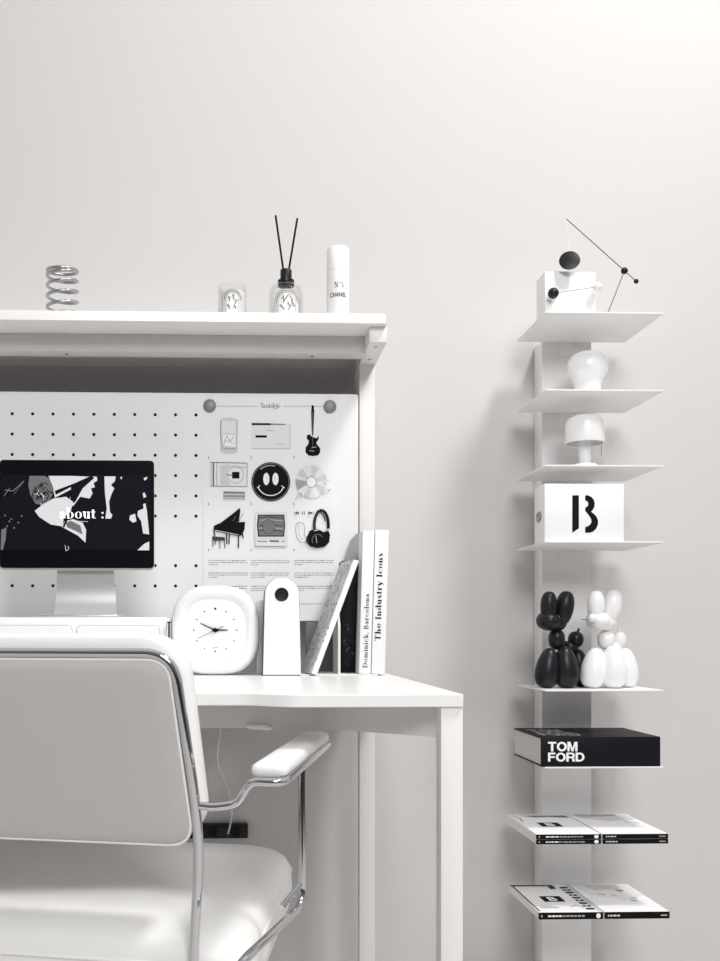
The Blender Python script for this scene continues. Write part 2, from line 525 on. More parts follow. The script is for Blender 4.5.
ol = trapez((PR - PL) / 2, (PR - PL) / 2, PB, PT, .006, 5)
pm = (PR + PL) / 2
pg = MB(); pg.rings(ol, [(0, .012), (0, .001), (.001, 0)], lambda a, b, d: Vector((pm + a, PY + d, b)), 0)
cols = [196.0 - 20.42 * k for k in range(-0, 45)]
rows = [415, 435.2, 455.5, 475.7, 496, 516.2, 565.7, 586]
for c in cols:
    xx = X(c, PY)
    if xx < PL + .02: break
    for r_ in rows:
        zz = Z(195, r_, PY)
        pg.poly([(xx + .0036 * math.cos(2 * PI * k / 12), PY - .0004, zz + .0036 * math.sin(2 * PI * k / 12)) for k in range(12)], 1)
pg.build('pegboard', [M['peg'], M['hole']], hutch)

# ================================================================== RISER (drawer unit)
RY = 2.0
rz1 = Z(60, 617.3, RY); rr = X(167, RY); rl = X(-175, RY)
riser = thing('desk_organizer', 'low white drawer unit with rounded drawer fronts under the monitor', 'drawers', ((rr + rl) / 2, RY + .1, DT))
MB().box((rl, RY, DT), (rr, RY + .2, rz1), .002).build('body', M['white'], riser)
for (a, b) in ((76.5, 160), (-9, 72.5), (-94, -13)):
    x0, x1 = X(a, RY), X(b, RY); z1 = Z(60, 625, RY)
    d = MB(); w = (x1 - x0) / 2; xm = (x0 + x1) / 2
    d.rings(trapez(w, w, DT + .008, z1, .012), [(0, 0), (0, .0012), (.0008, .0018)], lambda p, q, e: Vector((xm + p, RY - e, q)), 1)
    d.rings(trapez(w - .0011, w - .0011, DT + .009, z1 - .0011, .011), [(0, .0010), (0, .0022), (.0012, .0032)], lambda p, q, e: Vector((xm + p, RY - e, q)), 0)
    d.build('drawer', [M['white'], M['g3']], riser)
h = MB(); p0, p1 = P(169, 622, 1.995), P(169, 638, 1.995)
h.box((p1.x - .0015, 1.99, p1.z), (p1.x + .0015, 2.005, p0.z), .0004)
h.box((p1.x - .0035, 1.99, p0.z - .002), (p1.x + .003, 2.005, p0.z + .001), .0004)
h.build('side_latch', M['black'], riser)

# ================================================================== MONITOR
MY = 2.02
mx0, mx1, mz1, mz0 = X(-.5, MY), X(154.0, MY), Z(80, 460.3, MY), Z(80, 568, MY)
mon = thing('desktop_monitor', 'black screened monitor showing a dark photo, on aluminium stand', 'monitor', ((mx0 + mx1) / 2, MY + .06, rz1))
mw = (mx1 - mx0) / 2; mc = (mx0 + mx1) / 2
MB().rings(trapez(mw, mw, mz0 - .004, mz1 + .0008, .0095), [(.002, .012), (0, .009), (0, .0015)], lambda a, b, d: Vector((mc + a, MY + d, b))).build('back_shell', M['alu'], mon)
scr = MB().rings(trapez(mw, mw, mz0, mz1, .009), [(0, .004), (0, .0005), (.0006, 0)], lambda a, b, d: Vector((mc + a, MY + d - .0005, b))).build('screen', M['screen'], mon)
pr = Print(lambda x, y, l: P(x, y, MY - .0009 - l * .00004))
pr.rect(1, 475, 151, 550, 's1')
def S(pts): return [[(p[0] / 4.235, 440 + p[1] / 4.235) for p in pts]]
pr.add(S([(125, 152), (190, 152), (228, 175), (232, 215), (210, 255), (180, 275), (150, 270), (128, 230), (120, 190)]), 's2')
for i in range(90):
    a = random.uniform(0, 6.28); cx, cy = 175 + 42 * math.cos(a) * random.random(), 215 + 55 * math.sin(a) * random.random()
    b = random.uniform(0, 3.1)
    pr.line([((cx) / 4.235, 440 + cy / 4.235), ((cx + 22 * math.cos(b)) / 4.235, 440 + (cy + 22 * math.sin(b)) / 4.235)], .7, random.choice(['s1', 's2', 's1', 's2', 's1', 's3']))
pr.add(S([(205, 152), (300, 152), (380, 155), (340, 185), (290, 215), (232, 245), (225, 200)]), 's3')
pr.add(S([(350, 155), (410, 155), (412, 172), (396, 182), (402, 200), (385, 205), (392, 225), (380, 248), (340, 240), (310, 280), (285, 265)]), 's3')
pr.add(S([(300, 190), (385, 152), (400, 160), (350, 205), (320, 260), (285, 285), (300, 240)]), 's1')
pr.add(S([(225, 248), (280, 240), (310, 262), (300, 300), (270, 330), (265, 366), (215, 358), (165, 325), (147, 300), (185, 270)]), 's3')
pr.add(S([(272, 345), (310, 335), (350, 350), (365, 380), (362, 435), (330, 405), (275, 375), (262, 368)]), 's3')
pr.add(S([(278, 350), (300, 342), (340, 362), (350, 400), (320, 385), (285, 370)]), 's2')
pr.add(S([(232, 215), (330, 178), (332, 183), (236, 232)]), 's1')
pr.add(S([(265, 368), (280, 330), (290, 330), (272, 372)]), 's1')
pr.add(S([(442, 154), (490, 154), (486, 175), (470, 190), (484, 205), (470, 235), (462, 262), (466, 305), (476, 318), (470, 333), (446, 333), (452, 290), (444, 220)]), 's3')
pr.add(S([(604, 226), (612, 222), (620, 240), (608, 246)]), 's3')
pr.add(S([(584, 300), (608, 290), (606, 272), (616, 268), (622, 300), (632, 400), (606, 396), (598, 345), (582, 320)]), 's3')
pr.add(S([(550, 320), (572, 312), (578, 345), (562, 350), (548, 338)]), 's3')
pr.add(S([(582, 467), (610, 440), (632, 430), (632, 467)]), 's3')
pr.add(S([(608, 162), (624, 155), (622, 166), (612, 172)]), 's3')
pr.add(S([(508, 158), (518, 155), (514, 168)]), 's3')
pr.line([(5, 490), (13, 491), (24, 481)], 1, 's2'); pr.line([(4, 496), (10, 488)], .8, 's2'); pr.line([(24, 481), (14, 494)], .5, 's2')
for (a, b) in ((40, 345), (48, 335), (22, 320), (78, 350), (92, 322), (30, 365), (60, 372)): pr.add(S(circ(a, b, 4, k=8)), 's2')
pr.add(S([(5, 380), (28, 370), (24, 420), (12, 466), (3, 466)]), 's2')
pr.line([(65, 545), (66, 551), (69, 549), (68, 546)], .5, 's3')
pr.line([(72, 521), (88, 521.6)], .5, 's3')
g, w = Glyphs(.12, .045).text('about :', .02)
pr.add(fit(g, 59.5, 103.5, 507.5, 518.5), 's4')
pr.build('picture', scr)
# stand
s_ = MB(); NZ = rz1 + .005
pts = []; sc_ = []
zA_, zB_ = mz0 + .03, NZ
for i in range(25):
    t = i / 24
    z = zA_ + (zB_ - zA_) * t
    y = MY + .016 - .022 * max(0, (t - .45) / .55) ** 3
    pts.append((y, z)); sc_.append((56.5 - 2.5 * t, 111.5 + 4.7 * t))
L = [Vector((X(a, MY), y, z)) for (y, z), (a, b) in zip(pts, sc_)]; Rr = [Vector((X(b, MY), y, z)) for (y, z), (a, b) in zip(pts, sc_)]
n = len(pts); V = L + Rr + [p + Vector((0, .006, 0)) for p in L] + [p + Vector((0, .006, 0)) for p in Rr]
Fc = []
for i in range(n - 1):
    Fc += [[i, i + 1, n + i + 1, n + i], [2 * n + i, 3 * n + i, 3 * n + i + 1, 2 * n + i + 1], [i, 2 * n + i, 2 * n + i + 1, i + 1], [n + i, n + i + 1, 3 * n + i + 1, 3 * n + i]]
Fc += [[0, n, 3 * n, 2 * n], [n - 1, 3 * n - 1, 4 * n - 1, 2 * n - 1]]
s_.add(V, Fc); s_.build('stand', M['alu'], mon, angle=60)
MB().box((X(34, 2.0), 2.005, rz1), (X(117, 2.0), 2.15, rz1 + .0062), .0022, 3).build('foot_plate', M['alu'], mon)

# ================================================================== POSTER + MAGNETS
QY = PY - .0012
poster = thing('poster', 'white poster with a grid of small music and gadget pictures pinned to pegboard', 'poster', (X(270, PY), QY, Z(270, 603, PY)))
a0, a1 = P(203.3, 396, QY), P(338, 603.5, QY)
MB().box((a0.x, QY, a1.z), (a1.x, QY + .0006, a0.z)).build('sheet', M['paper'], poster, smooth=False)
pp = Print(lambda x, y, l: P(x, y, QY - .0002 - l * .00003))
pp.line([(212, 406.3), (258, 406.3)], .5, 'g3'); pp.line([(283, 406.3), (327, 406.3)], .5, 'g3')
g, w = SERIF.text('Nostalgic', .02); pp.add(fit(g, 260.5, 280.5, 402.8, 409.3), 'ink')
def A(pts): return [(195 + p[0] / 4.235, 385 + p[1] / 4.235) for p in pts]
def B(pts): return [(195 + p[0] / 4.235, 490 + p[1] / 4.235) for p in pts]
# phone
pp.add([A([(110, 142), (150, 138), (180, 145), (178, 284), (165, 292), (118, 290), (110, 250), (106, 190)])], 'g4')
pp.add([A([(116, 150), (174, 152), (172, 205), (114, 205)])], 'g5')
pp.add([A([(118, 210), (170, 210), (172, 262), (118, 258)])], 'pw')
pp.line(A([(118, 262), (135, 215), (150, 240), (165, 215)]), .7, 'g3'); pp.line(A([(120, 270), (172, 270)]), 1.2, 'g3'); pp.line(A([(125, 232), (168, 250)]), .5, 'g3')
pp.line(A([(108, 150), (108, 200), (112, 284)]), .6, 'g2'); pp.line(A([(180, 150), (177, 284)]), .5, 'g3')
# dialog window
pp.add([A([(240, 162), (403, 166), (403, 270), (240, 270)])], 'g5'); pp.line(A([(240, 270), (403, 270), (403, 166)]), .5, 'g3')
pp.add([A([(240, 161), (320, 162), (320, 170), (240, 170)])], 'ink'); pp.add([A([(320, 163), (385, 165), (385, 169), (320, 169)])], 'g2')
pp.add([A([(256, 213), (304, 213), (304, 223), (256, 223)])], 'ink'); pp.line(A([(303, 192), (335, 192)]), .6, 'g3'); pp.line(A([(340, 250), (380, 252)]), 1.0, 'g4')
# guitar
pp.add([A([(494, 86), (503, 86), (505, 112), (501, 212), (495, 212), (492, 112)])], 'ink')
pp.add([A([(474, 214), (484, 208), (494, 218), (503, 222), (514, 226), (525, 216), (522, 232), (513, 244), (520, 256), (530, 268), (530, 286), (520, 298), (500, 301), (480, 298), (468, 284), (469, 264), (480, 250), (482, 236), (474, 228)])], 'ink')
pp.line(A([(494, 266), (512, 262)]), .6, 'g4'); pp.line(A([(484, 278), (504, 280)]), .5, 'g4'); pp.line(A([(498, 112), (498, 260)]), .4, 'g2')
# CD case
pp.add([A([(62, 328), (222, 332), (222, 430), (62, 428)])], 'g5')
pp.add([A([(66, 330), (82, 330), (82, 427), (66, 427)])], 'g4'); pp.line(A([(78, 330), (78, 427)]), 1.0, 'g1'); pp.line(A([(92, 330), (92, 427)]), .6, 'g3')
pp.line(A([(64, 328), (220, 331)]), .7, 'g1'); pp.line(A([(64, 428), (220, 430), (221, 332)]), .6, 'g2')
pp.add([A([(108, 340), (150, 336), (128, 380), (150, 424), (108, 424)])], 'g4')
pp.add([A(circ(172, 380, 38, 40, 24))], 'g4'); pp.add([A(circ(172, 380, 30, 32, 24))], 'g5')
pp.add([A([(157, 368), (188, 368), (188, 396), (157, 396)])], 'ink'); pp.line(A([(132, 380), (156, 382)]), .8, 'g1'); pp.line(A([(150, 345), (190, 350), (215, 350)]), .6, 'g3')
pp.add([A([(120, 450), (212, 452), (212, 486), (120, 486)])], 'g3')
for k in range(5): pp.line(A([(122, 456 + k * 7), (210, 457 + k * 7)]), .6, ['g1', 'g5', 'g2', 'g4', 'g5'][k])
# smiley badge
pp.add([[(270.8 + (x - 270.8), y) for (x, y) in circ(270.8, 481.8, 19.4, 19.6, 40)]], 'ink')
pp.line(circ(270.8, 481.8, 18.2, 18.4, 40) + [(289, 481.8)], .35, 'g3')
pp.add([circ(266.3, 479, 3.1, 6.2, 20), circ(275.5, 479, 3.1, 6.2, 20)], 'pw')
pp.line(circ(270.8, 484, 13, 11.5, 18, 15, 165), .9, 'pw'); pp.line([(257, 488), (260, 485.5)], .8, 'pw'); pp.line([(281.5, 485.5), (284.6, 488)], .8, 'pw')
pp.line(circ(270.8, 481.8, 16.3, 16.3, 10, 230, 285), 1.1, 'g3')
pp.add([circ(266.8, 479, 1.0, 3.6, 12), circ(275, 479, 1.0, 3.6, 12)], 'g5')
# disc
pp.add([circ(311.3, 482, 15.8, 16.6, 36)], 'g5')
for (u, v, m) in ((20, 50, 'g4'), (95, 120, 'g4'), (150, 190, 'g3'), (205, 235, 'g4'), (270, 300, 'g4'), (330, 355, 'g4'), (60, 75, 'pw')):
    pp.add([[(311.3, 482)] + circ(311.3, 482, 15.6, 16.4, 8, u, v)], m)
pp.add([circ(311.3, 482, 5.3, 5.6, 24)], 'g2'); pp.add([circ(311.3, 482, 4.7, 5, 24)], 'pw')
for i in range(16):
    a = random.uniform(0, 6.28); cx, cy = 325 + random.uniform(-5, 5), 488 + random.uniform(-8, 11)
    pp.line([(cx, cy), (cx + 4 * math.cos(a), cy + 4 * math.sin(a))], .6, random.choice(['g4', 'g3', 'g5']))
for i in range(10):
    a = random.uniform(0, 6.28); cx, cy = 301 + random.uniform(-5, 4), 497 + random.uniform(-3, 3)
    pp.line([(cx, cy), (cx + 3 * math.cos(a), cy + 3 * math.sin(a))], .6, random.choice(['g4', 'g3']))
# piano
pp.add([B([(105, 142), (150, 108), (190, 76), (192, 90), (186, 134), (165, 138)])], 'ink')
pp.add([B([(80, 152), (100, 142), (212, 135), (210, 165), (200, 190), (185, 194), (78, 172)])], 'ink')
pp.line(B([(84, 170), (185, 190)]), .6, 'g4'); pp.line(B([(186, 132), (205, 98)]), .4, 'g2'); pp.line(B([(160, 132), (172, 112)]), .4, 'g2')
for q in ([(80, 172), (84, 196)], [(184, 190), (184, 245)], [(200, 180), (204, 205)], [(133, 182), (135, 228)], [(145, 184), (144, 228)]): pp.line(B(q), 1.2, 'ink')
pp.add([B([(72, 196), (125, 200), (128, 214), (74, 214)])], 'g1')
for q in ([(76, 212), (76, 240)], [(104, 214), (106, 248)], [(124, 212), (126, 246)], [(86, 212), (86, 232)]): pp.line(B(q), .8, 'g1')
# television
pp.add([B([(258, 97), (388, 97), (392, 180), (388, 238), (256, 236), (252, 180)])], 'g5'); pp.line(B([(258, 97), (388, 97), (390, 237), (256, 236), (258, 97)]), .5, 'g4')
pp.add([B([(266, 104), (378, 104), (382, 150), (378, 198), (266, 198), (262, 150)])], 'g1'); pp.add([B([(272, 110), (373, 110), (376, 150), (373, 192), (272, 192), (268, 150)])], 'g2')
for k in range(7): pp.line(B([(272, 118 + k * 11), (310, 114 + k * 11), (372, 120 + k * 11)]), .9, ['g1', 'g3', 'g2', 'g1', 'g3', 'g1', 'g2'][k])
pp.add([B(circ(312, 155, 26, 30, 20))], 'g2'); pp.line(B(circ(312, 155, 26, 30, 20)), .5, 'g1')
pp.line(B([(262, 216), (305, 218)]), 1.4, 'g3'); pp.line(B([(316, 216), (355, 217)]), 1.8, 'g2'); pp.line(B([(368, 216), (382, 217)]), 1.2, 'g3'); pp.line(B([(256, 204), (388, 206)]), .6, 'g4')
# headphones
pp.line(B(circ(535, 150, 30, 64, 22, -215, 12)), 3.0, 'ink'); pp.line(B(circ(528, 150, 25, 56, 18, -205, -20)), 1.2, 'g1')
pp.add([B([(478, 190), (486, 172), (500, 168), (520, 165), (545, 178), (565, 172), (572, 190), (568, 222), (548, 240), (515, 245), (488, 238), (472, 222), (470, 205)])], 'ink')
pp.line(B(circ(520, 212, 24, 24, 14, 150, 330)), .6, 'g2'); pp.line(B([(512, 195), (516, 225)]), .8, 'g3'); pp.line(B([(505, 172), (525, 168)]), 1.0, 'g4')
pp.line(B([(480, 222), (450, 222), (432, 205), (426, 175), (428, 145), (440, 138), (458, 140), (466, 160), (462, 190), (478, 210)]), .45, 'g2')
pp.line(B([(440, 140), (440, 190), (455, 212)]), .35, 'g3')
pp.add([B([(424, 97), (434, 90), (434, 104)]), B([(434, 97), (440, 91), (440, 104)]), B([(480, 90), (490, 97), (480, 104)]), B([(490, 91), (498, 97), (490, 104)])], 'ink')
pp.line(B([(455, 91), (455, 104)]), .6, 'ink'); pp.line(B([(464, 91), (464, 104)]), .6, 'ink'); pp.line(B([(422, 91), (422, 104)]), .4, 'ink'); pp.line(B([(500, 91), (500, 104)]), .4, 'ink')
# captions
for y in (457.5, 504, 550):
    for x in (208.3, 251, 293.6): pp.line([(x, y - 1.2), (x + .6, y + 1)], .6, 'g1')
for (y0, nl) in ((560.5, 3), (573, 3), (586.2, 3)):
    for (x0, x1) in ((208.5, 247.5), (251, 289.5), (294.5, 334)):
        for k in range(nl):
            xe = x1 if k < nl - 1 else x0 + random.uniform(6, 20)
            x = x0
            while x < xe - 1:
                l_ = random.uniform(1.2, 4); pp.line([(x, y0 + k * 2.1), (min(x + l_, xe), y0 + k * 2.1)], .75, random.choice(['g2', 'g3', 'g3']), layer=1); x += l_ + .6
pp.build('print', poster)
mg = None
for (px, lab) in ((209.7, 'round grey magnet holding the upper left corner of the poster'), (329.8, 'round grey magnet holding the upper right corner of the poster')):
    if mg is None:
        mg = MB().lathe(P(px, 406, QY), [(.0143, -.0002), (.0143, .004), (.013, .005)], 32, T=Matrix.Rotation(PI / 2, 3, 'X')).build('magnet', M['magnet']); c0 = X(px, QY); mm = mg
    else:
        mm = mg.copy(); COL.objects.link(mm); mm.location.x += X(px, QY) - c0
    tag(mm, lab, 'magnet', 'magnets pinning the poster')

# ================================================================== THINGS ON THE HUTCH TOP
TY = 2.15
# spring
cx = X(62.3, TY); rs = (X(78.5, TY) - X(46, TY)) / 2 - .003
pts = []; zt = Z(62, 269.5, TY) - .003
turns = 7.0; z0 = BZ + .003
for i in range(int(turns * 28) + 1):
    t = i / 28
    if t <= .8: z = z0
    elif t >= turns - .9: z = zt
    else: z = z0 + (zt - z0) * (smooth((t - .8) / (turns - 1.7)) * .25 + .75 * (t - .8) / (turns - 1.7))
    a = 2 * PI * t + .4; pts.append((cx + rs * math.cos(a), TY + rs * math.sin(a), z + .003 * math.sin(a)))
pts = [(p[0], p[1], max(p[2], z0)) for p in pts]
tag(MB().tube(pts, .0034, 10).build('coil_spring', M['steel']), 'steel coil spring ornament standing on the hutch top shelf', 'spring')

# candle
cx = X(232.3, TY); cr = .0305; zt = Z(232, 286.5, TY)
cd = thing('candle_jar', 'glass candle jar with oval label left of the reed diffuser', 'candle', (cx, TY, BZ))
MB().lathe((cx, TY, BZ), [(cr - .003, 0), (cr, .004), (cr, zt - BZ - .012), (cr - .001, zt - BZ), (cr - .003, zt - BZ), (cr - .003, .01), (.001, .01)], 40).build('glass', M['glass'], cd)
MB().lathe((cx, TY, BZ + .010), [(cr - .0035, 0), (cr - .0035, zt - BZ - .025), (.002, zt - BZ - .024)], 40).build('wax', M['wax'], cd)
def wrap(cx, cy, r):          # print wrapped on a vertical cylinder facing the viewer
    def fn(x, y, l):
        dx = (x - cxp[0]) * cy / F; a = max(-1.3, min(1.3, dx / r))
        rr = r + .0004 + l * .00005
        return Vector((cx + rr * math.sin(a), cy - rr * math.cos(a), Z(x, y, cy - r)))
    return fn
def oval_label(px, pytop, w, h, cx, cy, r, parent, dark='g2'):
    cxp[0] = px
    q = Print(wrap(cx, cy, r))
    def strip(rx, ry, w_, m):
        pts = circ(px, pytop + ry, rx, ry, 28, 180, 360); pts = [(px - rx, pytop + h)] + pts + [(px + rx, pytop + h)]
        q.line(pts, w_, m)
    # white field as vertical strips
    n = 14
    pol = []
    for i in range(n):
        xa_, xb_ = px - w / 2 + w * i / n, px - w / 2 + w * (i + 1) / n
        ya = pytop + w / 2 * (1 - math.sqrt(max(0, 1 - ((xa_ - px) / (w / 2)) ** 2))); yb = pytop + w / 2 * (1 - math.sqrt(max(0, 1 - ((xb_ - px) / (w / 2)) ** 2)))
        pol.append([(xa_, ya), (xb_, yb), (xb_, pytop + h), (xa_, pytop + h)])
    q.add(pol, 'pw')
    def arch(rx, top, w_, m): q.line([(px - rx, pytop + h)] + circ(px, top + rx, rx, rx, 24, 180, 360) + [(px + rx, pytop + h)], w_, m)
    arch(w / 2 - .4, pytop + .4, .6, dark); arch(w / 2 - 2.4, pytop + 2.2, 2.0, 'g4'); arch(w / 2 - 4.2, pytop + 4.2, .5, dark)
    for k in range(34):
        t = PI * k / 33; r_ = w / 2 - 2.4
        a_, b_ = px - r_ * math.cos(t), pytop + 2.2 + r_ - r_ * math.sin(t)
        q.line([(a_, b_ - .5), (a_ + .4, b_ + .6)], .45, 'g1')
    return q
cxp = [0]
q = oval_label(232.3, 288.5, 21, 26, cx, TY, cr, cd)
for s in ('D', 'I'): pass
for (a, b, c, d) in ((229, 296, 230, 301), (233, 294, 234, 300), (236, 299, 235, 304), (228, 304, 230, 309), (234, 305, 236, 309)):
    q.line([(a, b), (c, d)], 1.0, 'g2'); q.line([(a - 1, b + 2), (a + 2, b + 1.6)], .5, 'g1')
q.build('label_print', cd)

# reed diffuser
cx = X(286, TY); br = .0365; zs = Z(286, 283, TY)
df = thing('reed_diffuser', 'clear glass reed diffuser with black collar and two dark reeds', 'diffuser', (cx, TY, BZ))
bh = zs - BZ
body = [(br - .004, 0), (br, .005), (br, bh - .024), (br - .004, bh - .012), (br - .014, bh - .004), (.014, bh), (.013, bh + .004)]
MB().lathe((cx, TY, BZ), body + [(.010, bh + .004), (.011, bh - .003), (br - .008, bh - .014), (br - .004, bh - .026), (br - .004, .008), (.001, .008)], 44).build('bottle', M['glass'], df)
MB().lathe((cx, TY, BZ + .0085), [(br - .0045, 0), (br - .0045, bh - .045), (.001, bh - .045)], 44).build('liquid', M['glass'], df)
zc = Z(286, 286.5, TY)
col_ = MB().lathe((cx, TY, zc), [(.0165, 0), (.0178, .001), (.0178, .0035), (.0165, .0045), (.0165, .006), (.0178, .007), (.0178, .0125), (.0125, .0135), (.0125, Z(286, 271, TY) - zc), (.0115, Z(286, 270, TY) - zc), (.002, Z(286, 270, TY) - zc)], 36).build('collar', M['black'], df)
for (p, q_) in (((275.6, 215.5), (284, 275)), ((297.3, 218.5), (288, 275))):
    e = P(p[0], p[1], TY + .01); b = P(q_[0], q_[1], TY)
    MB().tube([b, e], .0022, 8).build('reed', M['ink'], df)
q = oval_label(286, 288.2, 26, 27, cx, TY, br, df)
for (a, b, c, d) in ((280, 299, 283, 296), (283, 301, 288, 294), (288, 296, 292, 299), (290, 300, 294, 306), (279, 305, 284, 309), (286, 303, 290, 307), (282, 296, 284, 302), (291, 303, 288, 309)):
    q.line([(a, b), (c, d)], .9, 'g3'); q.line([(a + 1, b - 1), (c - 1, d + 1)], .5, 'g1')
q.build('label_print', df)

# spray can
cx = X(338, TY); kr = .0246; zt = Z(338, 248.5, TY); zj = Z(338, 271.5, TY)
cn = thing('spray_can', 'tall white cosmetic spray can with black lettering at the right of the shelf', 'spray can', (cx, TY, BZ))
MB().lathe((cx, TY, BZ), [(kr - .002, 0), (kr, .003), (kr, zj - BZ - .0008), (kr - .001, zj - BZ - .0002)], 40).build('can', M['matte'], cn)
MB().lathe((cx, TY, zj), [(kr - .0004, 0), (kr - .0004, zt - zj - .004), (kr - .002, zt - zj - .001), (kr - .005, zt - zj), (.001, zt - zj)], 40).build('cap', M['matte'], cn)
cxp[0] = 338
q = Print(wrap(cx, TY, kr))
g, w = Glyphs(.12, .05).text('N.5', .08)
q.add(fit(g, 333, 342.5, 281.5, 287.5), 'g1')
q.add(fit(sans('CHANEL', .02), 328.5, 345.5, 292.2, 296.6), 'g1'); q.line([(336, 289.8), (340, 289.8)], .25, 'g4')
q.build('lettering', cn)

# ================================================================== CLOCK
CY = 2.13
k = CY / F
ccx = X(215.3, CY); rad = 44.2 * k; cz = DT + rad * 1.02
clk = thing('desk_clock', 'round-cornered white desk clock with thick rim and black hands', 'clock', (ccx, CY, DT))
prof = [(.05, .062), (.016, .058), (.004, .045), (0, .03), (.0008, .016), (.005, .005), (.012, .0005), (.019, 0), (.024, .0010), (.0275, .0028), (.0295, .0048)]
prof = [(a, b) for (a, b) in prof]
MB().rings(superell(0, 0, rad, rad * 1.02, 2.75, 96), prof, lambda a, b, d: Vector((ccx + a, CY - .012 + d, cz + b))).build('case', M['white'], clk, angle=70)
dial = MB().rings(superell(0, 0, rad - .029, rad - .028, 2.6, 64), [(0, .006), (0, .0035)], lambda a, b, d: Vector((ccx + a, CY - .0115 + d, cz + b))).build('dial', M['matte'], clk)
dl = Print(lambda x, y, l: Vector((ccx + x * k, CY - .0083 - l * .00005, cz - y * k)))
for i in range(12):
    a = i * PI / 6; r_ = 21.3
    dl.add([circ(r_ * math.sin(a), -r_ * math.cos(a), 1.15 if i == 0 else .75, k=10)], 'ink' if i % 3 == 0 else 'g2')
dl.line([(-2.6, 17.6), (2.6, 17.6)], .7, 'g3'); dl.line([(-.8, 20.2), (.8, 20.2)], .5, 'g3')
dl.build('markings', dial)
def hand(name, x, y, w, yy, tail=3):
    v = Vector((x, y)); d = v.normalized(); n = Vector((-d.y, d.x)) * w / 2; b = -d * tail
    pts = [b + n, b - n, v - n * .6, v + n * .6]
    MB().prism([(ccx + p.x * k, yy, cz - p.y * k) for p in pts], (0, .0006, 0)).build(name, M['ink'], clk, smooth=False)
hand('hour_hand', 12.5, 0, 1.7, CY - .010); hand('minute_hand', -14.6, -6.7, 1.5, CY - .0111); hand('second_hand', -17.8, 8.4, .6, CY - .0122, 9)
MB().lathe((ccx, CY - .0085, cz), [(2.2 * k, 0), (2.2 * k, .0045), (1.5 * k, .005)], 18, T=Matrix.Rotation(PI / 2, 3, 'X')).build('hub', M['ink'], clk)

# ================================================================== ARCHED BOX (speaker)
AY = 2.1
k = AY / F
acx = X(282, AY); hw = 18.6 * k; ztop = Z(282, 577, AY)
sp = thing('arched_speaker', 'slim white arch-topped box with one round black hole between clock and books', 'speaker', (acx, AY + .03, DT))
h_ = ztop - DT
def archline(w_, top, bot, wb=None, n=20):
    wb = wb or w_
    return [(wb, bot), ] + [(w_ * math.cos(PI * i / n), top - w_ + w_ * math.sin(PI * i / n)) for i in range(n + 1)] + [(-wb, bot)]
al = archline(hw * .94, ztop, DT + .001, hw * 1.04)
MB().rings(al, [(.002, .075), (0, .073), (0, .003), (.0006, .0016)], lambda a, b, d: Vector((acx + a, AY + d, b)), 0).build('housing', M['g2'], sp, angle=30)
al2 = archline(hw * .94 - .0009, ztop - .0009, DT + .002, hw * 1.04 - .0009)
fp = MB().rings(al2, [(0, .004), (0, .0008), (.001, 0)], lambda a, b, d: Vector((acx + a, AY + d - .0006, b)), 0).build('front_panel', M['matte'], sp, angle=30)
MB().lathe((X(281.6, AY), AY - .0004, Z(282, 594.6, AY)), [(6.9 * k, 0), (6.9 * k, .0011), (5.9 * k, .0007), (.0005, .0004)], 32, T=Matrix.Rotation(PI / 2, 3, 'X')).build('lens', M['black'], fp)
rb = MB(); bw = X(256.5, AY + .08)
rb.box((bw, AY + .076, DT), (acx + hw * .8, AY + .1, Z(258, 600, AY + .08)), .004, 3)
rb.build('rear_stand', M['g5'], sp)

# ================================================================== BOOKS ON DESK
BY = 2.10
be = thing('bookend', 'white bookend tray with upright dividers holding the desk books', 'bookend', (X(340, BY), BY + .07, DT))
MB().box((X(300.5, BY - .01), BY - .01, DT), (X(378, BY - .01), BY + .14, DT + .0032), .001).build('base', M['frame'], be)
dvx = X(339.5, BY); MB().rings([(y, z) for (y, z) in [(0, DT + .003), (.12, DT + .003), (.12, DT + .13), (.11, DT + .146), (.02, DT + .13), (0, DT + .105)]], [(0, 0), (0, .0045)], lambda a, b, d: Vector((dvx - .0023 + d, BY + .002 + a, b))).build('divider', M['frame'], be)
BB = DT + .0034
pz = P(353, 560, 2.2)
MB().rings([(X(347, 2.236), BB), (X(361.5, 2.236), BB), (X(361.5, 2.236), Z(350, 532, 2.236)), (X(356, 2.236), Z(350, 534, 2.236)), (X(350, 2.236), Z(350, 541, 2.236)), (X(346, 2.236), Z(350, 556, 2.236))], [(0, .006), (0, 0)], lambda a, b, d: Vector((a, 2.236 + d, b))).build('grey_plate', M['bookend'], be)
MB().box((X(306, 2.236), 2.238, BB), (X(338, 2.236), 2.244, Z(320, 622, 2.24)), .001).build('gap_shade_plate', M['shade_in'], be)  # added plate, painted dark as the shaded opening between pegboard and desk

def book(name, label, xb, w, ztop, depth, lean, cover, group='books standing on the desk', y0=None, pages=True):
    """upright book: spine towards the viewer, leaning sideways by angle about its lower left corner"""
    y0 = y0 or BY
    t = thing(name, label, 'book', (xb, y0, BB), group)
    c, s = math.cos(lean), math.sin(lean)
    hh = (ztop - BB)
    def T(p):
        x, z = p.x, p.z
        return Vector((xb + x * c + z * s, p.y, BB + z * c - x * s + (w * s if s > 0 else 0)))
    cv = MB(); ct = .0022
    cv.box((0, y0, 0), (ct, y0 + depth, hh), .0004, 1, T=T); cv.box((w - ct, y0, 0), (w, y0 + depth, hh), .0004, 1, T=T); cv.box((0, y0 - .001, 0), (w, y0 + ct, hh), .0008, 2, T=T)
    cv.build('cover', cover, t)
    MB().box((ct, y0 + ct, .002), (w - ct, y0 + depth - .003, hh - .003), T=T).build('pages', M['page'], t, smooth=False)
    return t, T, hh
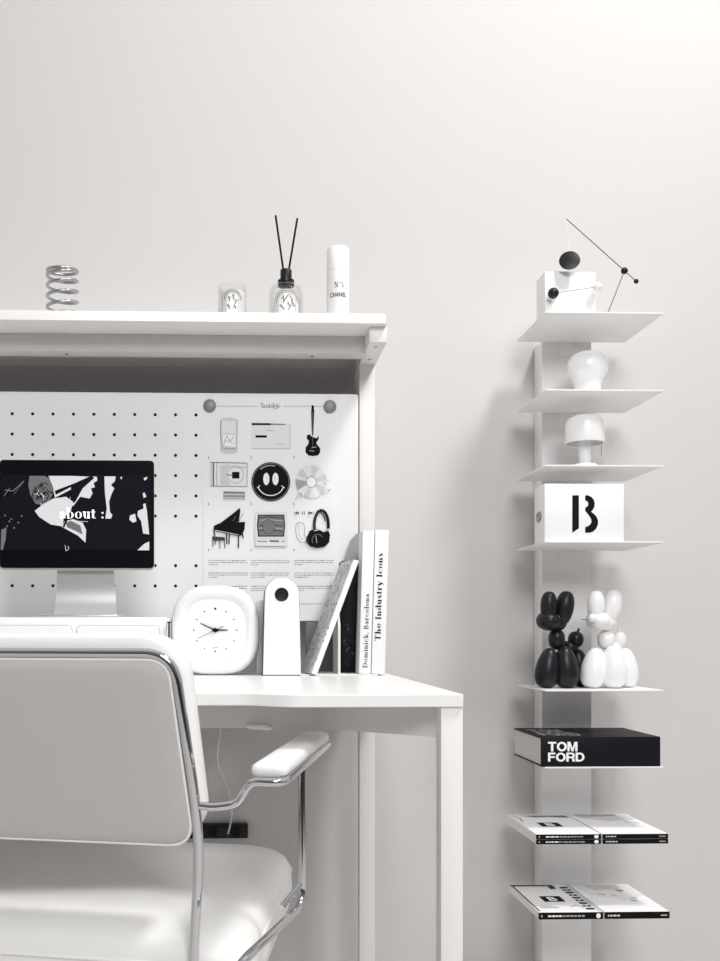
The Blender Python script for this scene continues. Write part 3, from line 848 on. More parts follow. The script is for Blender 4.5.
def spine_text(t, T, w, hh, txt, za, zb, xa, xb_, y, gl=None, m='ink', track=0.04):
    g, ww = (gl or SERIF).text(txt, track)
    g = fit(g, 0, 1, 1, 0)        # baseline-left frame, y: 0..1 flipped back
    q = Print(lambda a, b, l: T(Vector((xb_ - (xb_ - xa) * b, y - .0004 - l * .0002, za + (zb - za) * a))))
    g = [[(a, 1 - (1 - b)) for (a, b) in p] for p in g]
    q.add(g, m); q.build('spine_lettering', t)
ws = X(385.5, BY) - X(371.5, BY)
lean = R(1.6)
x1 = X(371.3, BY)
t, T, hh = book('hardback_book', 'white book with large serif spine lettering, rightmost in the desk row', x1, ws - .001, Z(380, 530, BY), .13, lean, M['matte'])
zz = lambda y: (Z(378, y, BY) - BB)
spine_text(t, T, ws, hh, 'The Industry Icons', zz(641), zz(553.5), .0045, .021, BY - .001, Glyphs(.135, .045), track=.03)
x2 = X(359.0, BY)
t, T, hh = book('hardback_book', 'white book with small serif spine lettering beside the rightmost desk book', x2, X(370.6, BY) - x2, Z(366, 531, BY), .066, lean, M['matte'])
spine_text(t, T, ws, hh, 'Dominick, Barcelona', zz(668), zz(594), .0065, .0185, BY - .001, Glyphs(.12, .04), m='g1')
x3 = X(341.8, 2.17)
t, T, hh = book('hardback_book', 'black-covered book standing behind the leaning speckled book', x3, X(358.2, 2.17) - x3, Z(350, 561, 2.17), .062, 0, M['blackbook'], y0=2.17)
q = Print(lambda a, b, l: Vector((X(a, 2.17), 2.17 - .0014 - l * .0001, Z(a, b, 2.17))))
for i in range(22):
    a = random.uniform(344, 355); b = random.uniform(620, 665); r_ = random.uniform(1, 3)
    q.line([(a, b), (a + random.uniform(-2, 2), b + r_)], .5, random.choice(['g1', 'g1', 'g2']))
q.build('cover_print', t)
# leaning book
t = thing('softcover_book', 'speckled grey book leaning to the right against the black book', 'book', (X(314, BY), BY, BB), 'books standing on the desk')
A0 = P(313.0, 671.5, 2.075); A0.z = BB; A1 = P(317.0, 671.5, 2.075); A1.z = BB + .0006
T0 = P(353.2, 559.5, 2.075); T1 = P(359.0, 560.5, 2.075)
A1.z = BB + .0002; A0.z = BB + .0014
dv = Vector((-.0165, .088, 0))
du = Vector((.0018, 0, 0))
def lerp(a, b, t_): return a + (b - a) * t_
A1 = P(316.9, 671, 2.075); A1.z = BB; A0 = A1 + (T0 - T1); A0.z = BB + .0028
MB().hexa([A0, lerp(A0, A1, .14), lerp(A0, A1, .14) + dv, A0 + dv, T0, lerp(T0, T1, .14), lerp(T0, T1, .14) + dv, T0 + dv]).build('front_cover', M['speckle'], t, smooth=False)
MB().hexa([lerp(A0, A1, .86), A1, A1 + dv, lerp(A0, A1, .86) + dv, lerp(T0, T1, .86), T1, T1 + dv, lerp(T0, T1, .86) + dv]).build('back_cover', M['matte'], t, smooth=False)
e = Vector((0, .001, .0))
MB().hexa([lerp(A0, A1, .14), lerp(A0, A1, .86), lerp(A0, A1, .86) + dv * .97, lerp(A0, A1, .14) + dv * .97, lerp(T0, T1, .14), lerp(T0, T1, .86), lerp(T0, T1, .86) + dv * .97, lerp(T0, T1, .14) + dv * .97]).build('pages', M['pw'], t, smooth=False)

# ================================================================== TOWER
CF = 2.355; SF = 2.14
tx0, tx1 = X(542, CF), X(591.5, CF)
shelf_y = [311.3, 389, 464.6, 541, 690, 767, 842.5, 917]
SZ = [Z(545, y, SF) for y in shelf_y]
sx0, sx1 = X(545, SF), X(663.5, SF)
tower = thing('shelf_tower', 'tall narrow white column shelf with thin square steel shelves on the right', 'shelf', ((tx0 + tx1) / 2, CF, 0))
MB().box((tx0, CF, .0), (tx1, WY - .002, SZ[0] + .0), .0015).build('column', M['tower'], tower)
MB().box((tx0 - .07, CF - .12, 0), (tx1 + .07, WY - .014, .008), .002).build('base_plate', M['tower'], tower)
for z in SZ:
    s = MB(); s.box((sx0, SF, z - .0034), (sx1, CF + .001, z), .0006, 1)
    s.build('shelf', M['tower'], tower)
    s = MB(); s.box(((tx0 + tx1) / 2 - .018, CF - .003, z - .034), ((tx0 + tx1) / 2 + .014, CF + .001, z - .0028), .0005, 1)
    s.build('bracket', M['tower'], tower)
mz = (SZ[3] + SZ[4]) / 2

def on(z): return z + .0002

# ---- white box + mobile on top shelf
wb = thing('white_box', 'plain white box on the topmost shelf of the tower', 'box', (X(570, 2.165), 2.19, SZ[0]))
by0 = 2.165
bx0, bx1, bz1 = X(545, by0), X(595.5, by0), Z(570, 271.5, by0)
MB().box((bx0, by0, on(SZ[0])), (bx1, by0 + .062, bz1 - .0005), .0008, 1).build('body', M['matte'], wb)
MB().box((bx0 + .0005, by0 + .0005, bz1 - .0004), (bx1 - .0005, by0 + .0615, bz1)).build('lid', M['matte'], wb)
my = 2.148
mo = thing('mobile_sculpture', 'balancing mobile of thin rods with black balls and disc by the white box', 'mobile', (X(608, my), my, SZ[0]))
foot = P(608, 311, my); foot.z = SZ[0] + .001; b1 = P(624.4, 270.8, my); b2 = P(636.2, 281.3, my); tip = P(566.5, 219, my)
MB().tube([foot, b1], .0010, 8).build('stand_rod', M['rod'], mo)
MB().lathe((foot.x, foot.y, SZ[0]), [(.004, .0), (.004, .0012), (.001, .0018)], 16).build('foot', M['white'], mo)
MB().tube([tip, b2], .0011, 8).build('long_rod', M['rod'], mo)
MB().ell(b1, .0073).build('ball', M['black'], mo); MB().ell(b2, .0052).build('ball', M['black'], mo)
dc = P(569.6, 260.5, my)
rot = Matrix.Rotation(R(-28), 3, 'Z') @ Matrix.Rotation(R(78), 3, 'X') @ Matrix.Rotation(R(0), 3, 'Z')
MB().lathe(dc, [(.0195, -.0012), (.0218, -.0006), (.0222, .0006), (.0205, .0012)], 40, T=Matrix.Rotation(R(-16), 3, 'Z') @ Matrix.Rotation(R(78), 3, 'X')).build('disc', M['blackball'], mo)
k1 = P(553.3, 293.2, my); k2 = P(597.3, 286.8, my)
MB().tube([k1, k2], .0009, 8).build('short_rod', M['rod'], mo)
MB().ell(k1, .0118).build('ball', M['blackball'], mo); MB().ell(k2, .0096).build('white_ball', M['matte'], mo)
MB().tube([tip, dc + Vector((0, 0, .02))], .00022, 6).build('thread', M['pw'], mo)
MB().tube([dc - Vector((0, 0, .02)), lerp(k1, k2, .38)], .00022, 6).build('thread', M['pw'], mo)

# ---- mushroom vase on shelf 2
vy = 2.235
vx = X(587.5, vy); vk = vy / F; vh = Z(588, 351.5, vy) - SZ[1]
vp = [(.0, .0275), (.02, .028), (.06, .0285), (.30, .0300), (.40, .0330), (.47, .0385), (.53, .0430), (.60, .0450), (.70, .0452), (.79, .0435), (.87, .0385), (.93, .031), (.97, .021), (.992, .010), (1, .001)]
tag(MB().lathe((vx, vy, on(SZ[1])), [(r_, h * vh) for (h, r_) in vp], 56).build('mushroom_vase', M['white']), 'glossy white mushroom-shaped ornament on the second shelf of the tower', 'ornament')

# ---- table lamp on shelf 3
ly = 2.215
lx = X(584.8, ly); zb = SZ[2]
lm = thing('table_lamp', 'small white dome-shaded table lamp with pull chain on the third tower shelf', 'lamp', (lx, ly, zb))
MB().lathe((lx, ly, on(zb)), [(.027, 0), (.028, .003), (.0275, .010), (.025, .013), (.014, .0145), (.001, .0145)], 40).build('base', M['white'], lm)
zt = Z(585, 414.5, ly); zsb = Z(585, 443.5, ly)
MB().lathe((lx, ly, zb + .012), [(.0125, 0), (.012, .008), (.0128, zsb - zb + .0), (.001, zsb - zb + .002)], 32).build('post', M['white'], lm)
sh = zt - zsb; rs = .0435
shp = [(rs - .001, 0), (rs, .004), (rs, sh * .5), (rs - .001, sh * .68), (rs - .004, sh * .80), (rs - .010, sh * .89), (rs - .019, sh * .95), (rs - .032, sh * .99), (.001, sh)]
inn = [(max(r_ - .002, .0008), max(h - .002, 0)) for (r_, h) in reversed(shp)]
MB().lathe((lx, ly, zsb), [(.001, sh - .002)] + inn[1:] + shp, 56).build('shade', M['white'], lm)
ch = MB(); cp = P(601.3, 445, ly - .02); ch.tube([cp + Vector((0, 0, .008)), P(601.3, 453, ly - .02), P(601.3, 455, ly - .02)], [.0006, .0006, .0012], 6)
ch.build('pull_chain', M['rod'], lm)

# ---- B box on shelf 4
b0 = 2.155
q0, q1, qz = X(544.7, b0), X(624, b0), Z(584, 483.7, b0)
bb = thing('letter_box', 'white box with a large black stencil letter B on the fourth tower shelf', 'box', ((q0 + q1) / 2, b0 + .03, SZ[3]))
MB().box((q0, b0, on(SZ[3])), (q1, b0 + .075, qz), .001, 2).build('body', M['matte'], bb)
pb = Print(lambda x, y, l: P(x, y, b0 - .0004 - l * .00003))
def C3(p): return [(500 + a / 3.79, 390 + b / 3.79) for (a, b) in p]
pb.add([C3([(274, 399), (299, 399), (299, 524), (274, 541)])], 'ink')
outer = [(323, 399), (335, 399)] + circ(331, 432, 28, 33, 10, -60, 70) + circ(330, 494, 42, 48, 16, -48, 78) + [(323, 541)]
inner = [(323, 519)] + [(a, b) for (a, b) in circ(326, 492, 20, 26, 10, 80, -70)] + [(330, 466)] + [(323, 462)]
up = [(323, 399), (334, 399), (346, 405), (355, 415), (359, 428), (358, 442), (352, 454), (345, 461), (334, 470), (323, 458), (323, 446), (331, 442), (335, 434), (334, 426), (330, 421), (323, 418)]
lo = [(334, 470), (345, 461), (357, 470), (367, 482), (372, 496), (371, 511), (365, 525), (354, 536), (340, 541), (323, 541), (323, 519), (334, 516), (343, 509), (347, 499), (345, 488), (340, 479), (328, 464)]
pb.add([C3(up), C3(lo)], 'ink')
pb.build('letter', bb)
pe = Print(lambda y, z, l: Vector((q0 - .0006 - l * .0001, y, z)))
em = Z(539.5, 517, b0 + .04)
pe.add([circ(b0 + .041, em, .020, .0125, 24)], 'g3')
pe.line([(b0 + .03, em - .006), (b0 + .052, em + .006)], .003, 'g1'); pe.line([(b0 + .03, em + .004), (b0 + .052, em - .004)], .003, 'g4')
pe.build('emblem', bb)

# ---- balloon dogs on shelf 5
dz = SZ[4]
def dog(label, mtl, segs, tailtip, y0, grp):
    cxp_ = sum(s[1] for s in segs) / len(segs)
    d = thing('balloon_dog', label, 'figurine', (X(cxp_, y0), y0, dz), grp)
    for (nm, px, py, rx, ry, yo, rotd, pin) in segs:
        kk = (y0 + yo) / F; c = P(px, py, y0 + yo)
        if nm in ('front_leg', 'hind_leg'): c.z = dz + .0006 + ry * kk * (.985 if not rotd else .98)
        MB().ell(c, (rx * kk, rx * kk * (1.0 if nm != 'muzzle' else 1.25), ry * kk), Matrix.Rotation(R(rotd), 3, 'Y'), seg=44, pinch=pin, blunt=.74).build(nm, mtl, d, angle=80)
    for (px, py, qx, qy, yo, r0, nm) in tailtip:
        MB().tube([P(px, py, y0 + yo), lerp(P(px, py, y0 + yo), P(qx, qy, y0 + yo), .7), P(qx, qy, y0 + yo)], [r0, r0 * .8, r0 * .9], 10).build(nm, M['rod'] if (nm == 'nose_tip' and mtl == M['white']) else mtl, d)
    return d
dog('black balloon-dog figurine sitting left of the white one', M['blackball'],
    [('ear', 548.6, 606.5, 8.2, 15.2, -.022, 3, .05), ('ear', 564.4, 608, 9.2, 17.2, -.012, 10, .05), ('muzzle', 548.0, 621.3, 11.6, 9.2, -.014, 14, 0),
     ('head_knot', 556.5, 621.5, 10.5, 9.2, -.004, 0, 0), ('neck', 556.6, 639.5, 8.2, 10.5, .002, 0, .05), ('body', 570, 648, 9.5, 6, .03, 30, 0),
     ('front_leg', 547.6, 668.5, 11.8, 20.4, -.016, 8, -.2), ('front_leg', 566.0, 668, 12.4, 21.2, -.016, -5, -.2),
     ('hind_leg', 579.5, 669, 9.5, 19.4, .03, -8, -.1), ('hind_leg', 569, 669, 9.5, 19.4, .05, 0, -.1), ('tail', 575.8, 639.5, 7.8, 8.2, .03, 0, 0)],
    [(577, 634, 579, 628.5, .03, .003, 'tail_tip'), (539, 622, 536.6, 619, -.012, .003, 'nose_tip')], 2.225, 'balloon dog figurines')
dog('glossy white balloon-dog figurine sitting right of the black one', M['white'],
    [('ear', 595.8, 605.6, 8.6, 15.6, -.022, 2, .05), ('ear', 612.2, 606.5, 9.2, 17, -.012, 9, .05), ('muzzle', 597.6, 620.8, 11.6, 9.2, -.014, 12, 0),
     ('head_knot', 606, 621.5, 10.5, 9.2, -.004, 0, 0), ('nose_ring', 592.3, 618.2, 4.2, 4.2, -.045, 0, 0), ('neck', 606, 640, 8.6, 9.5, .002, 0, .05), ('body', 613, 648, 9.5, 6, .02, 30, 0),
     ('front_leg', 593.8, 668.5, 12.6, 20.6, -.016, 8, -.2), ('front_leg', 613, 667.5, 13.0, 21.4, -.020, -2, -.2),
     ('hind_leg', 626.5, 668.5, 11, 20, .012, -8, -.12), ('hind_leg', 618, 668.5, 9.5, 19.4, .045, 0, -.1), ('tail', 619.3, 640, 7.2, 8.4, .02, 0, 0)],
    [(619, 633, 619.3, 627, .02, .003, 'tail_tip'), (590, 619.8, 582.0, 619.5, -.03, .0016, 'nose_tip')], 2.222, 'balloon dog figurines')

def bold(txt):
    t = .24; out = []; x = 0
    def ring(cx, rx, a0=0, a1=360, tx=.24, ty=.20):
        n = 24; r = []
        for i in range(n):
            a, b = R(a0 + (a1 - a0) * i / n), R(a0 + (a1 - a0) * (i + 1) / n)
            r.append([(cx + rx * math.cos(a), .5 + .5 * math.sin(a)), (cx + rx * math.cos(b), .5 + .5 * math.sin(b)), (cx + (rx - tx) * math.cos(b), .5 + (.5 - ty) * math.sin(b)), (cx + (rx - tx) * math.cos(a), .5 + (.5 - ty) * math.sin(a))])
        return r
    def rc(a, b, c, d): return [(a, b), (c, b), (c, d), (a, d)]
    for ch in txt:
        if ch == 'T': g, w = [rc(0, .8, .82, 1), rc(.29, 0, .53, .8)], .82
        if ch == 'O': g, w = ring(.5, .5), 1.0
        if ch == 'M': g, w = [rc(0, 0, .22, 1), rc(.78, 0, 1, 1), [(.22, 1), (.22, .62), (.41, 0), (.5, 0), (.5, .3), (.30, 1)], [(.78, 1), (.78, .62), (.59, 0), (.5, 0), (.5, .3), (.70, 1)]], 1.0
        if ch == 'F': g, w = [rc(0, 0, t, 1), rc(t, .8, .74, 1), rc(t, .42, .68, .60)], .74
        if ch == 'R': g, w = [rc(0, 0, t, 1), rc(t, .82, .55, 1), rc(t, .38, .55, .56)] + [[(.55 + (.31) * math.cos(a), .69 + .31 * math.sin(a)), (.55 + .31 * math.cos(b), .69 + .31 * math.sin(b)), (.55 + .08 * math.cos(b), .69 + .13 * math.sin(b)), (.55 + .08 * math.cos(a), .69 + .13 * math.sin(a))] for a, b in [(R(-90 + 18 * i), R(-72 + 18 * i)) for i in range(10)]] + [[(.50, .42), (.78, .42), (.84, .1), (.88, 0), (.62, 0), (.58, .3)]], .88
        if ch == 'D': g, w = [rc(0, 0, t, 1), rc(t, .8, .42, 1), rc(t, 0, .42, .2)] + ring(.42, .48, -90, 90), .9
        out += [[(a + x, b) for (a, b) in p] for p in g]; x += w + .05
    return out

# ---- fashion book on shelf 6
f0 = 2.1425
a, b = X(541, f0), X(660.3, f0); zt = Z(600, 737, f0); zb = on(SZ[5]); dep = .2085
fb = thing('art_book', 'thick black hardback with bold white lettering lying on the sixth tower shelf', 'book', ((a + b) / 2, f0 + .1, SZ[5]))
cv = MB(); ct = .0035
cv.box((a, f0, zb), (b, f0 + dep, zb + ct), .0006, 1); cv.box((a, f0, zt - ct), (b, f0 + dep, zt), .0006, 1); cv.box((a, f0 - .001, zb), (b, f0 + ct, zt), .001, 2)
cv.build('cover', M['blackbook'], fb)
MB().box((a + .002, f0 + ct, zb + ct), (b - .002, f0 + dep - .003, zt - ct)).build('pages', M['page'], fb, smooth=False)
q = Print(lambda x, y, l: P(x, y, f0 - .0014))
q.add(fit(bold('TOM'), 548, 577.5, 741.8, 751.4), 'pw'); q.add(fit(bold('FORD'), 548, 584.5, 752.6, 761.6), 'pw')
q.build('spine_lettering', fb)
q = Print(lambda x, y, l: Vector((a + (b - a) * x, f0 + dep * y, zt + .0003)))
q.add(fit(bold('TOM'), .06, .34, .80, .5) + fit(bold('FORD'), .06, .40, .45, .15), 'g3'); q.build('cover_lettering', fb)

# ---- magazines
def magazine(label, px0, px1, y_lo, y_hi, zb, y0, dep, cover, grp):
    a, b = X(px0, y0), X(px1, y0); th_ = (y_lo - y_hi) * y0 / F
    zt = zb + th_
    t = thing('magazine', label, 'magazine', ((a + b) / 2, y0 + dep / 2, zb), grp)
    MB().box((a, y0, zb), (b, y0 + dep, zt), .0004, 1).build('pages', M['pw'], t)
    sp_ = MB().box((a, y0 - .0012, zb + .0003), (b, y0 + .004, zt - .0003), .0004, 1).build('spine', M['ink'], t)
    q = Print(lambda x, z, l: Vector((a + (b - a) * x, y0 - .0016, zb + th_ * z)))
    if cover.startswith('left'):
        q.add([circ(.04, .5, .012, .2, 8)], 'g3'); x = .14
        while x < .70: l_ = random.uniform(.02, .07); q.rect(x, .38, x + l_, .62, 'g3' if x > .32 else 'pw', 1); x += l_ + .012
        q.add([circ(.925, .5, .035, .36, 14)], 'pw')
    else:
        x = .04
        while x < .2: l_ = random.uniform(.02, .05); q.rect(x, .38, x + l_, .62, 'g4', 1); x += l_ + .012
        q.rect(.86, .4, .96, .6, 'g3', 1)
    q.build('spine_lettering', sp_)
    q = Print(lambda x, y, l: Vector((a + (b - a) * x, y0 + dep * y, zt + .0002 + l * .00005)))
    if cover.startswith('left'):
        q.rect(.28, .36, .62, .56, 'ink'); q.add(fit(sans('B', .03), .38, .52, .53, .39), 'pw')
    if cover == 'left_photo':
        q.add([[(.16, .93), (.96, .93), (.96, .80), (.62, .86), (.4, .84)]], 'g2'); q.line([(.05, .95), (.12, .80), (.08, .6)], .02, 'g2')
    if cover == 'left_title':
        q.rect(.0, .94, .62, .985, 'ink'); q.rect(.02, .04, .045, .98, 'ink')
        for k_ in range(9):
            y = .08 + k_ * .095
            q.rect(.80, y, .93, y + .055, 'ink')
            if k_ % 2: q.rect(.84, y + .015, .88, y + .04, 'pw')
        q.rect(.955, .02, .965, .98, 'g1')
        for k_ in range(5): q.rect(.62 + .02 * k_, .82, .635 + .02 * k_, .97, 'ink')
        q.line([(.60, .18), (.72, .22), (.78, .12)], .012, 'g2'); q.rect(.1, .14, .4, .17, 'g4'); q.rect(.1, .2, .32, .22, 'g4')
    if cover == 'right_photo':
        q.add([[(.05, .97), (.95, .97), (.97, .70), (.5, .62), (.1, .78)]], 'g4'); q.add([[(.05, .97), (.8, .97), (.75, .88), (.2, .86)]], 'g3')
        q.line([(.7, .6), (.9, .5)], .02, 'g2')
    if cover == 'right_title':
        q.add([[(.04, .97), (.95, .97), (.97, .55), (.6, .42), (.1, .60)]], 'g5'); q.add([[(.2, .97), (.8, .97), (.75, .80), (.3, .76)]], 'g4')
        for k_ in range(8):
            u = random.uniform(.25, .7); v = random.uniform(.35, .8); q.line([(u, v), (u + random.uniform(.05, .12), v - random.uniform(0, .08))], .02, 'g2')
    if cover not in ('left', 'right'): q.build('cover_print', t)
    else: q.mb = None
    return t
m0, md = 2.12, .232
th1 = 5.0
z7 = on(SZ[6]); zu = z7 + th1 * m0 / F + .0003
G7 = 'magazines stacked on the seventh tower shelf'; G8 = 'magazines lying on the lowest tower shelf'
magazine('lower left magazine of the two pairs on the seventh tower shelf', 536.5, 601, th1, 0, z7, m0, md, 'left', G7)
magazine('lower right magazine of the two pairs on the seventh tower shelf', 603, 668, th1, 0, z7, m0, md, 'right', G7)
magazine('upper left magazine with a square black badge on its cover, seventh shelf', 536.5, 601, th1, 0, zu, m0, md, 'left_photo', G7)
magazine('upper right magazine with grey photo cover on the seventh tower shelf', 603, 668, th1, 0, zu, m0, md, 'right_photo', G7)
z8 = on(SZ[7])
magazine('left magazine with bold black lettering on its cover, lowest tower shelf', 539, 603, 7.2, 0, z8, m0, md, 'left_title', G8)
magazine('right magazine with pale grey cover on the lowest tower shelf', 605, 669.5, 7.2, 0, z8, m0, md, 'right_title', G8)

# ================================================================== CHAIR
ang = R(12.8)
U = Vector((math.cos(ang), -math.sin(ang), 0)); Vv = Vector((math.sin(ang), math.cos(ang), 0))
J = PD(197, 802, 1.37)
O = J - U * .27; O.z = 0
def Lc(u, v, w): return O + U * u + Vv * v + Vector((0, 0, w))
def inv(p):
    d = p - O; return (d.dot(U), d.dot(Vv), p.z)
chair = thing('office_chair', 'white leather armchair with chrome tube frame pulled up to the desk', 'chair', O.copy())
JW = J.z
def lean_v(w):       # backward lean of the backrest above the joint
    return -.035 * max(0.0, (w - .55) / .26)
tr = .0071
WT = .8065           # top of the frame
half = [(.262, .50, .012), (.262, 0, .012), (.264, 0, .38), (.2735, 0, .53), (.270, lean_v(JW), JW), (.246, lean_v(WT), WT)]
path = [Lc(*p) for p in half] + [Lc(-p[0], p[1], p[2]) for p in reversed(half)]
rads = [0, .05, .1, .1, .06, .042, .042, .06, .1, .1, .05, 0]
MB().tube(fillet(path, rads, 10), tr, 16).build('back_frame', M['chrome'], chair)
# upholstered shell inside the tube
def bmap(a, b, d): return Lc(a, lean_v(b) + d, b)
WB = Z(100, 841, 1.40) if False else .835 - (843 - PPY) / F * 1.385
sh_prof = [(.03, -.0), (.012, -.008), (.004, -.010), (.0, -.006), (-.000, .004), (.003, .012)]
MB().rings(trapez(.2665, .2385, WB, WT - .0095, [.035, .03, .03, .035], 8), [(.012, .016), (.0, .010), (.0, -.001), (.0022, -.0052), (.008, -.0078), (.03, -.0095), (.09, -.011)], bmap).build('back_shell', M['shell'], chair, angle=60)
# welt between shell and tube
ring = [bmap(a, b, -.0035) for (a, b) in trapez(.2660, .2385, WB, WT - .0090, [.035, .03, .03, .035], 8)]
MB().tube(ring, .0021, 8, closed=True).build('piping', M['leather'], chair)
# front cushion, seen above and to the right of the tube
MB().rings(trapez(.281, .256, WB + .012, WT + .027, [.05, .06, .06, .05], 9), [(.03, .066), (.010, .062), (.002, .052), (0, .04), (.0, .026), (.004, .014), (.012, .0085), (.04, .008)], bmap).build('back_cushion', M['leather'], chair, angle=70)
# seat
SW = .338
def seatmap(a, b, d):    # a across, b forward 0..1, d height
    w = .402 + .034 * b; return Lc(a, .012 + b * .50, w + d)
ol_ = [(x_, y_) for (x_, y_) in trapez(SW, SW - .015, 0, 1, .0)]
def seat_outline():
    pts = []
    for (cx, cy, a0, a1) in ((SW - .07, .11, -90, 0), (SW - .085, .87, 0, 90), (-SW + .085, .87, 90, 180), (-SW + .07, .11, 180, 270)):
        for i in range(9):
            a = R(a0 + (a1 - a0) * i / 8); pts.append((cx + .07 * math.cos(a), cy + .12 * math.sin(a)))
    return pts
so = seat_outline()
sv = MB(); cen = (0, .5)
def seat_ring(k, d): return [(a * (1 - k / SW), .5 + (b - .5) * (1 - k / .28)) for (a, b) in so], d
lv = [(.01, -.095), (.0, -.085), (-.003, -.06), (-.002, -.035), (.001, -.018), (.008, -.005), (.020, .004), (.038, .010), (.07, .015), (.12, .018), (.18, .0195), (.24, .020)]
Vs = []; Fs = []; n = len(so)
for (k, d) in lv:
    rg, _ = seat_ring(k, d)
    Vs += [seatmap(a, b, d) for (a, b) in rg]
for i in range(len(lv) - 1):
    for j in range(n): Fs.append([i * n + j, i * n + (j + 1) % n, (i + 1) * n + (j + 1) % n, (i + 1) * n + j])
Fs += [list(range(n))[::-1], [(len(lv) - 1) * n + j for j in range(n)]]
sv.add(Vs, Fs); seat = sv.build('seat_cushion', M['leather'], chair, angle=80)
rg, _ = seat_ring(-.001, 0)
MB().tube([seatmap(a, b, -.026) for (a, b) in rg], .0026, 8, closed=True).build('seat_piping', M['leather'], seat)
# arms
zA = .640
pin_n = PZ(254, 781, zA); pout_n = PZ(288, 780, zA); pout_f = PZ(327, 744.5, zA); pin_f = pout_f + (pin_n - pout_n)
Lpo_n, Lpo_f, Lpi_n = inv(pout_n), inv(pout_f), inv(pin_n)
uo = (Lpo_n[0] + Lpo_f[0]) / 2; ui = uo - .047
vn, vf = Lpo_n[1], Lpo_f[1]
pt = inv(PD(300.2, 770, 1.45)); vp_ = pt[1]
post_b = inv(PD(297, 905, 1.455))
for sg in (1, -1):
    at = [(.270, lean_v(JW), JW - .003), (.292, -.004, JW - .006), (.325, .004, JW - .002), (ui - .006, vn + .0, zA - .012), (ui + .004, vn - .012, zA - .001), (uo - .008, vn - .014, zA - .002), (uo, vn + .004, zA - .001), (uo, vf, zA), (uo - .01, vf + .012, zA), (ui + .01, vf + .012, zA), (ui, vf, zA), (ui, vn + .08, zA)]
    MB().tube(fillet([Lc(sg * a, b, c) for (a, b, c) in at], .016, 6), .0058, 14).build('arm_tube', M['chrome'], chair)
    pz_b = post_b[2] + .001
    pp_ = [(uo, vp_, zA - .003), (uo, vp_, pz_b), (.356, -.114, .424), (.335, -.18, .38), (.335, -.19, .010), (.335, .3, .010), (.262, .5, .012)]
    MB().tube(fillet([Lc(sg * a, b, c) for (a, b, c) in pp_], [0, .026, .03, .05, .04, .04, 0], 9), .0060, 14).build('arm_post', M['chrome'], chair)
    br1, br2 = (uo, vp_, pz_b + .034), inv(PD(282, 907, 1.42))
    MB().tube([Lc(sg * br1[0], br1[1], br1[2]), Lc(sg * br2[0], br2[1], br2[2])], .0045, 10).build('seat_bracket', M['chrome'], chair)
    pad = MB(); w2 = .0245; um = (uo + ui) / 2
    rr_ = [(a, b) for (a, b) in trapez(.5, .5, 0, 1, .0)]
    def padmap(a, b, c): return Lc(sg * (um + a), b, c)
    pl_ = []
    for (cx, cy, a0, a1) in ((w2 - .012, vn + .006, -90, 0), (w2 - .012, vf - .0, 0, 90), (-w2 + .012, vf - .0, 90, 180), (-w2 + .012, vn + .006, 180, 270)):
        for i in range(7):
            a = R(a0 + (a1 - a0) * i / 6); pl_.append((cx + .012 * math.cos(a), cy + .012 * math.sin(a)))
    Vp = []; Fp = []; n = len(pl_); vm = (vn + vf) / 2; vl = (vf - vn) / 2
    lv2 = [(.003, .004), (.0, .007), (0, .014), (.002, .0185), (.006, .021), (.013, .0222)]
    for (k, d) in lv2:
        Vp += [padmap(a * (1 - k / w2), vm + (b - vm) * (1 - k / vl), zA + d) for (a, b) in pl_]
    for i in range(len(lv2) - 1):
        for j in range(n): Fp.append([i * n + j, i * n + (j + 1) % n, (i + 1) * n + (j + 1) % n, (i + 1) * n + j])
    Fp += [list(range(n))[::-1], [(len(lv2) - 1) * n + j for j in range(n)]]
    pad.add(Vp, Fp); pad.build('arm_pad', M['leather'], chair, angle=70)
# front cross bar under the seat and floor bar
MB().tube([Lc(-.262, .5, .012), Lc(.262, .5, .012)], tr, 12).build('floor_bar', M['chrome'], chair)
MB().tube([Lc(-.30, .25, .375), Lc(.30, .25, .375)], .011, 12).build('seat_support', M['chrome'], chair)

# ================================================================== POWER STRIP + CABLE
sy = WY - .024
s0, s1 = P(196, 824.5, sy), P(248, 838.5, sy)
ps = thing('power_strip', 'black power strip on the wall below the desk', 'power strip', ((s0.x + s1.x) / 2, sy, s1.z))
MB().box((s0.x - .17, sy, s1.z), (s1.x, WY - .0005, s0.z), .003, 2).build('housing', M['black'], ps)
for i in range(4):
    xx = s1.x - .03 - i * .055; k_ = MB(); k_.lathe((xx, sy - .0005, (s0.z + s1.z) / 2), [(.012, 0), (.012, .001), (.010, .0002)], 20, T=Matrix.Rotation(PI / 2, 3, 'X')); k_.build('socket', M['blackbook'], ps)
cb = [Vector((X(222, 2.2), 2.2, DT - TH)), Vector((X(222, 2.2), 2.2, DT - .05))] + [P(x, y, sy - .002) for (x, y) in ((220, 735), (218, 745), (217, 757), (219, 770), (225, 782), (228.5, 792), (231, 805), (232, 815), (230, 826), (228, 834))]
cbl = fillet(cb, .02, 5)
tag(MB().tube(cbl, .0021, 8).build('power_cable', M['cable']), 'thin white cable hanging from the desk to the power strip', 'cable')

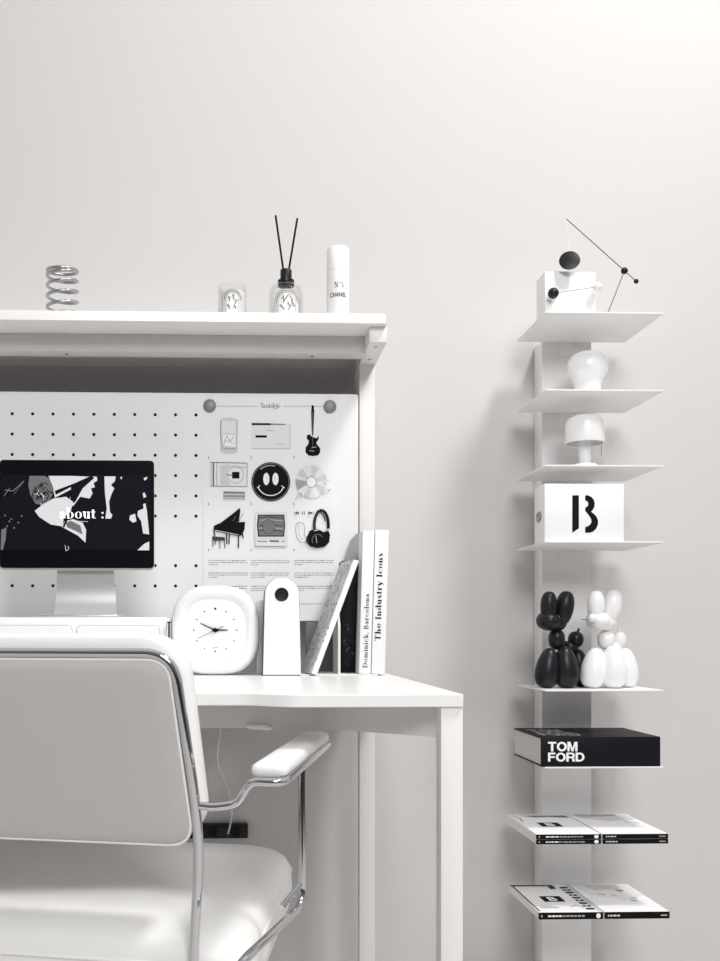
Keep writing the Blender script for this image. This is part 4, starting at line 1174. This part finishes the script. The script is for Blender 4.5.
# ================================================================== LIGHT
def area(name, loc, target, size, power, col=(1, 1, 1), sizey=None):
    l = bpy.data.lights.new(name, 'AREA'); l.energy = power; l.size = size; l.color = col
    if sizey: l.shape = 'RECTANGLE'; l.size_y = sizey
    o = bpy.data.objects.new(name, l); COL.objects.link(o); o.location = loc
    d = Vector(target) - Vector(loc); o.rotation_euler = d.to_track_quat('-Z', 'Y').to_euler(); return o
area('key_light', (1.55, .85, 3.9), (.2, 2.0, .8), .5, 60, (1, .99, .98))
area('soft_fill', (.5, -1.2, 2.7), (.1, 2.2, .8), 1.2, 56, (1, .99, .985))
w = bpy.data.worlds.new('world'); SC.world = w; w.use_nodes = True
nt = w.node_tree; bg = nt.nodes['Background']
tc = nt.nodes.new('ShaderNodeTexCoord'); sp3 = nt.nodes.new('ShaderNodeSeparateXYZ')
rp = nt.nodes.new('ShaderNodeValToRGB')
nt.links.new(tc.outputs['Generated'], sp3.inputs[0])
mr = nt.nodes.new('ShaderNodeMapRange'); mr.inputs['From Min'].default_value = -1; mr.inputs['From Max'].default_value = 1
nt.links.new(sp3.outputs['Z'], mr.inputs['Value']); nt.links.new(mr.outputs[0], rp.inputs[0])
el = rp.color_ramp.elements
el[0].position = .0; el[0].color = (.12, .118, .115, 1)
el[1].position = 1; el[1].color = (.85, .84, .83, 1)
e = el.new(.46); e.color = (.16, .158, .155, 1)
e = el.new(.54); e.color = (.62, .615, .61, 1)
r2 = nt.nodes.new('ShaderNodeMapRange'); r2.inputs['From Min'].default_value = -.75; r2.inputs['From Max'].default_value = -.25
r2.inputs['To Min'].default_value = .30; r2.inputs['To Max'].default_value = 1.0
nt.links.new(sp3.outputs['Y'], r2.inputs['Value'])
vs = nt.nodes.new('ShaderNodeVectorMath'); vs.operation = 'SCALE'
nt.links.new(rp.outputs[0], vs.inputs[0]); nt.links.new(r2.outputs[0], vs.inputs['Scale'])
nt.links.new(vs.outputs[0], bg.inputs['Color']); bg.inputs['Strength'].default_value = .8
SC.view_settings.view_transform = 'Standard'
SC.view_settings.look = 'None'
SC.view_settings.exposure = .16
SC.cycles.use_denoising = True
SC.cycles.max_bounces = 8
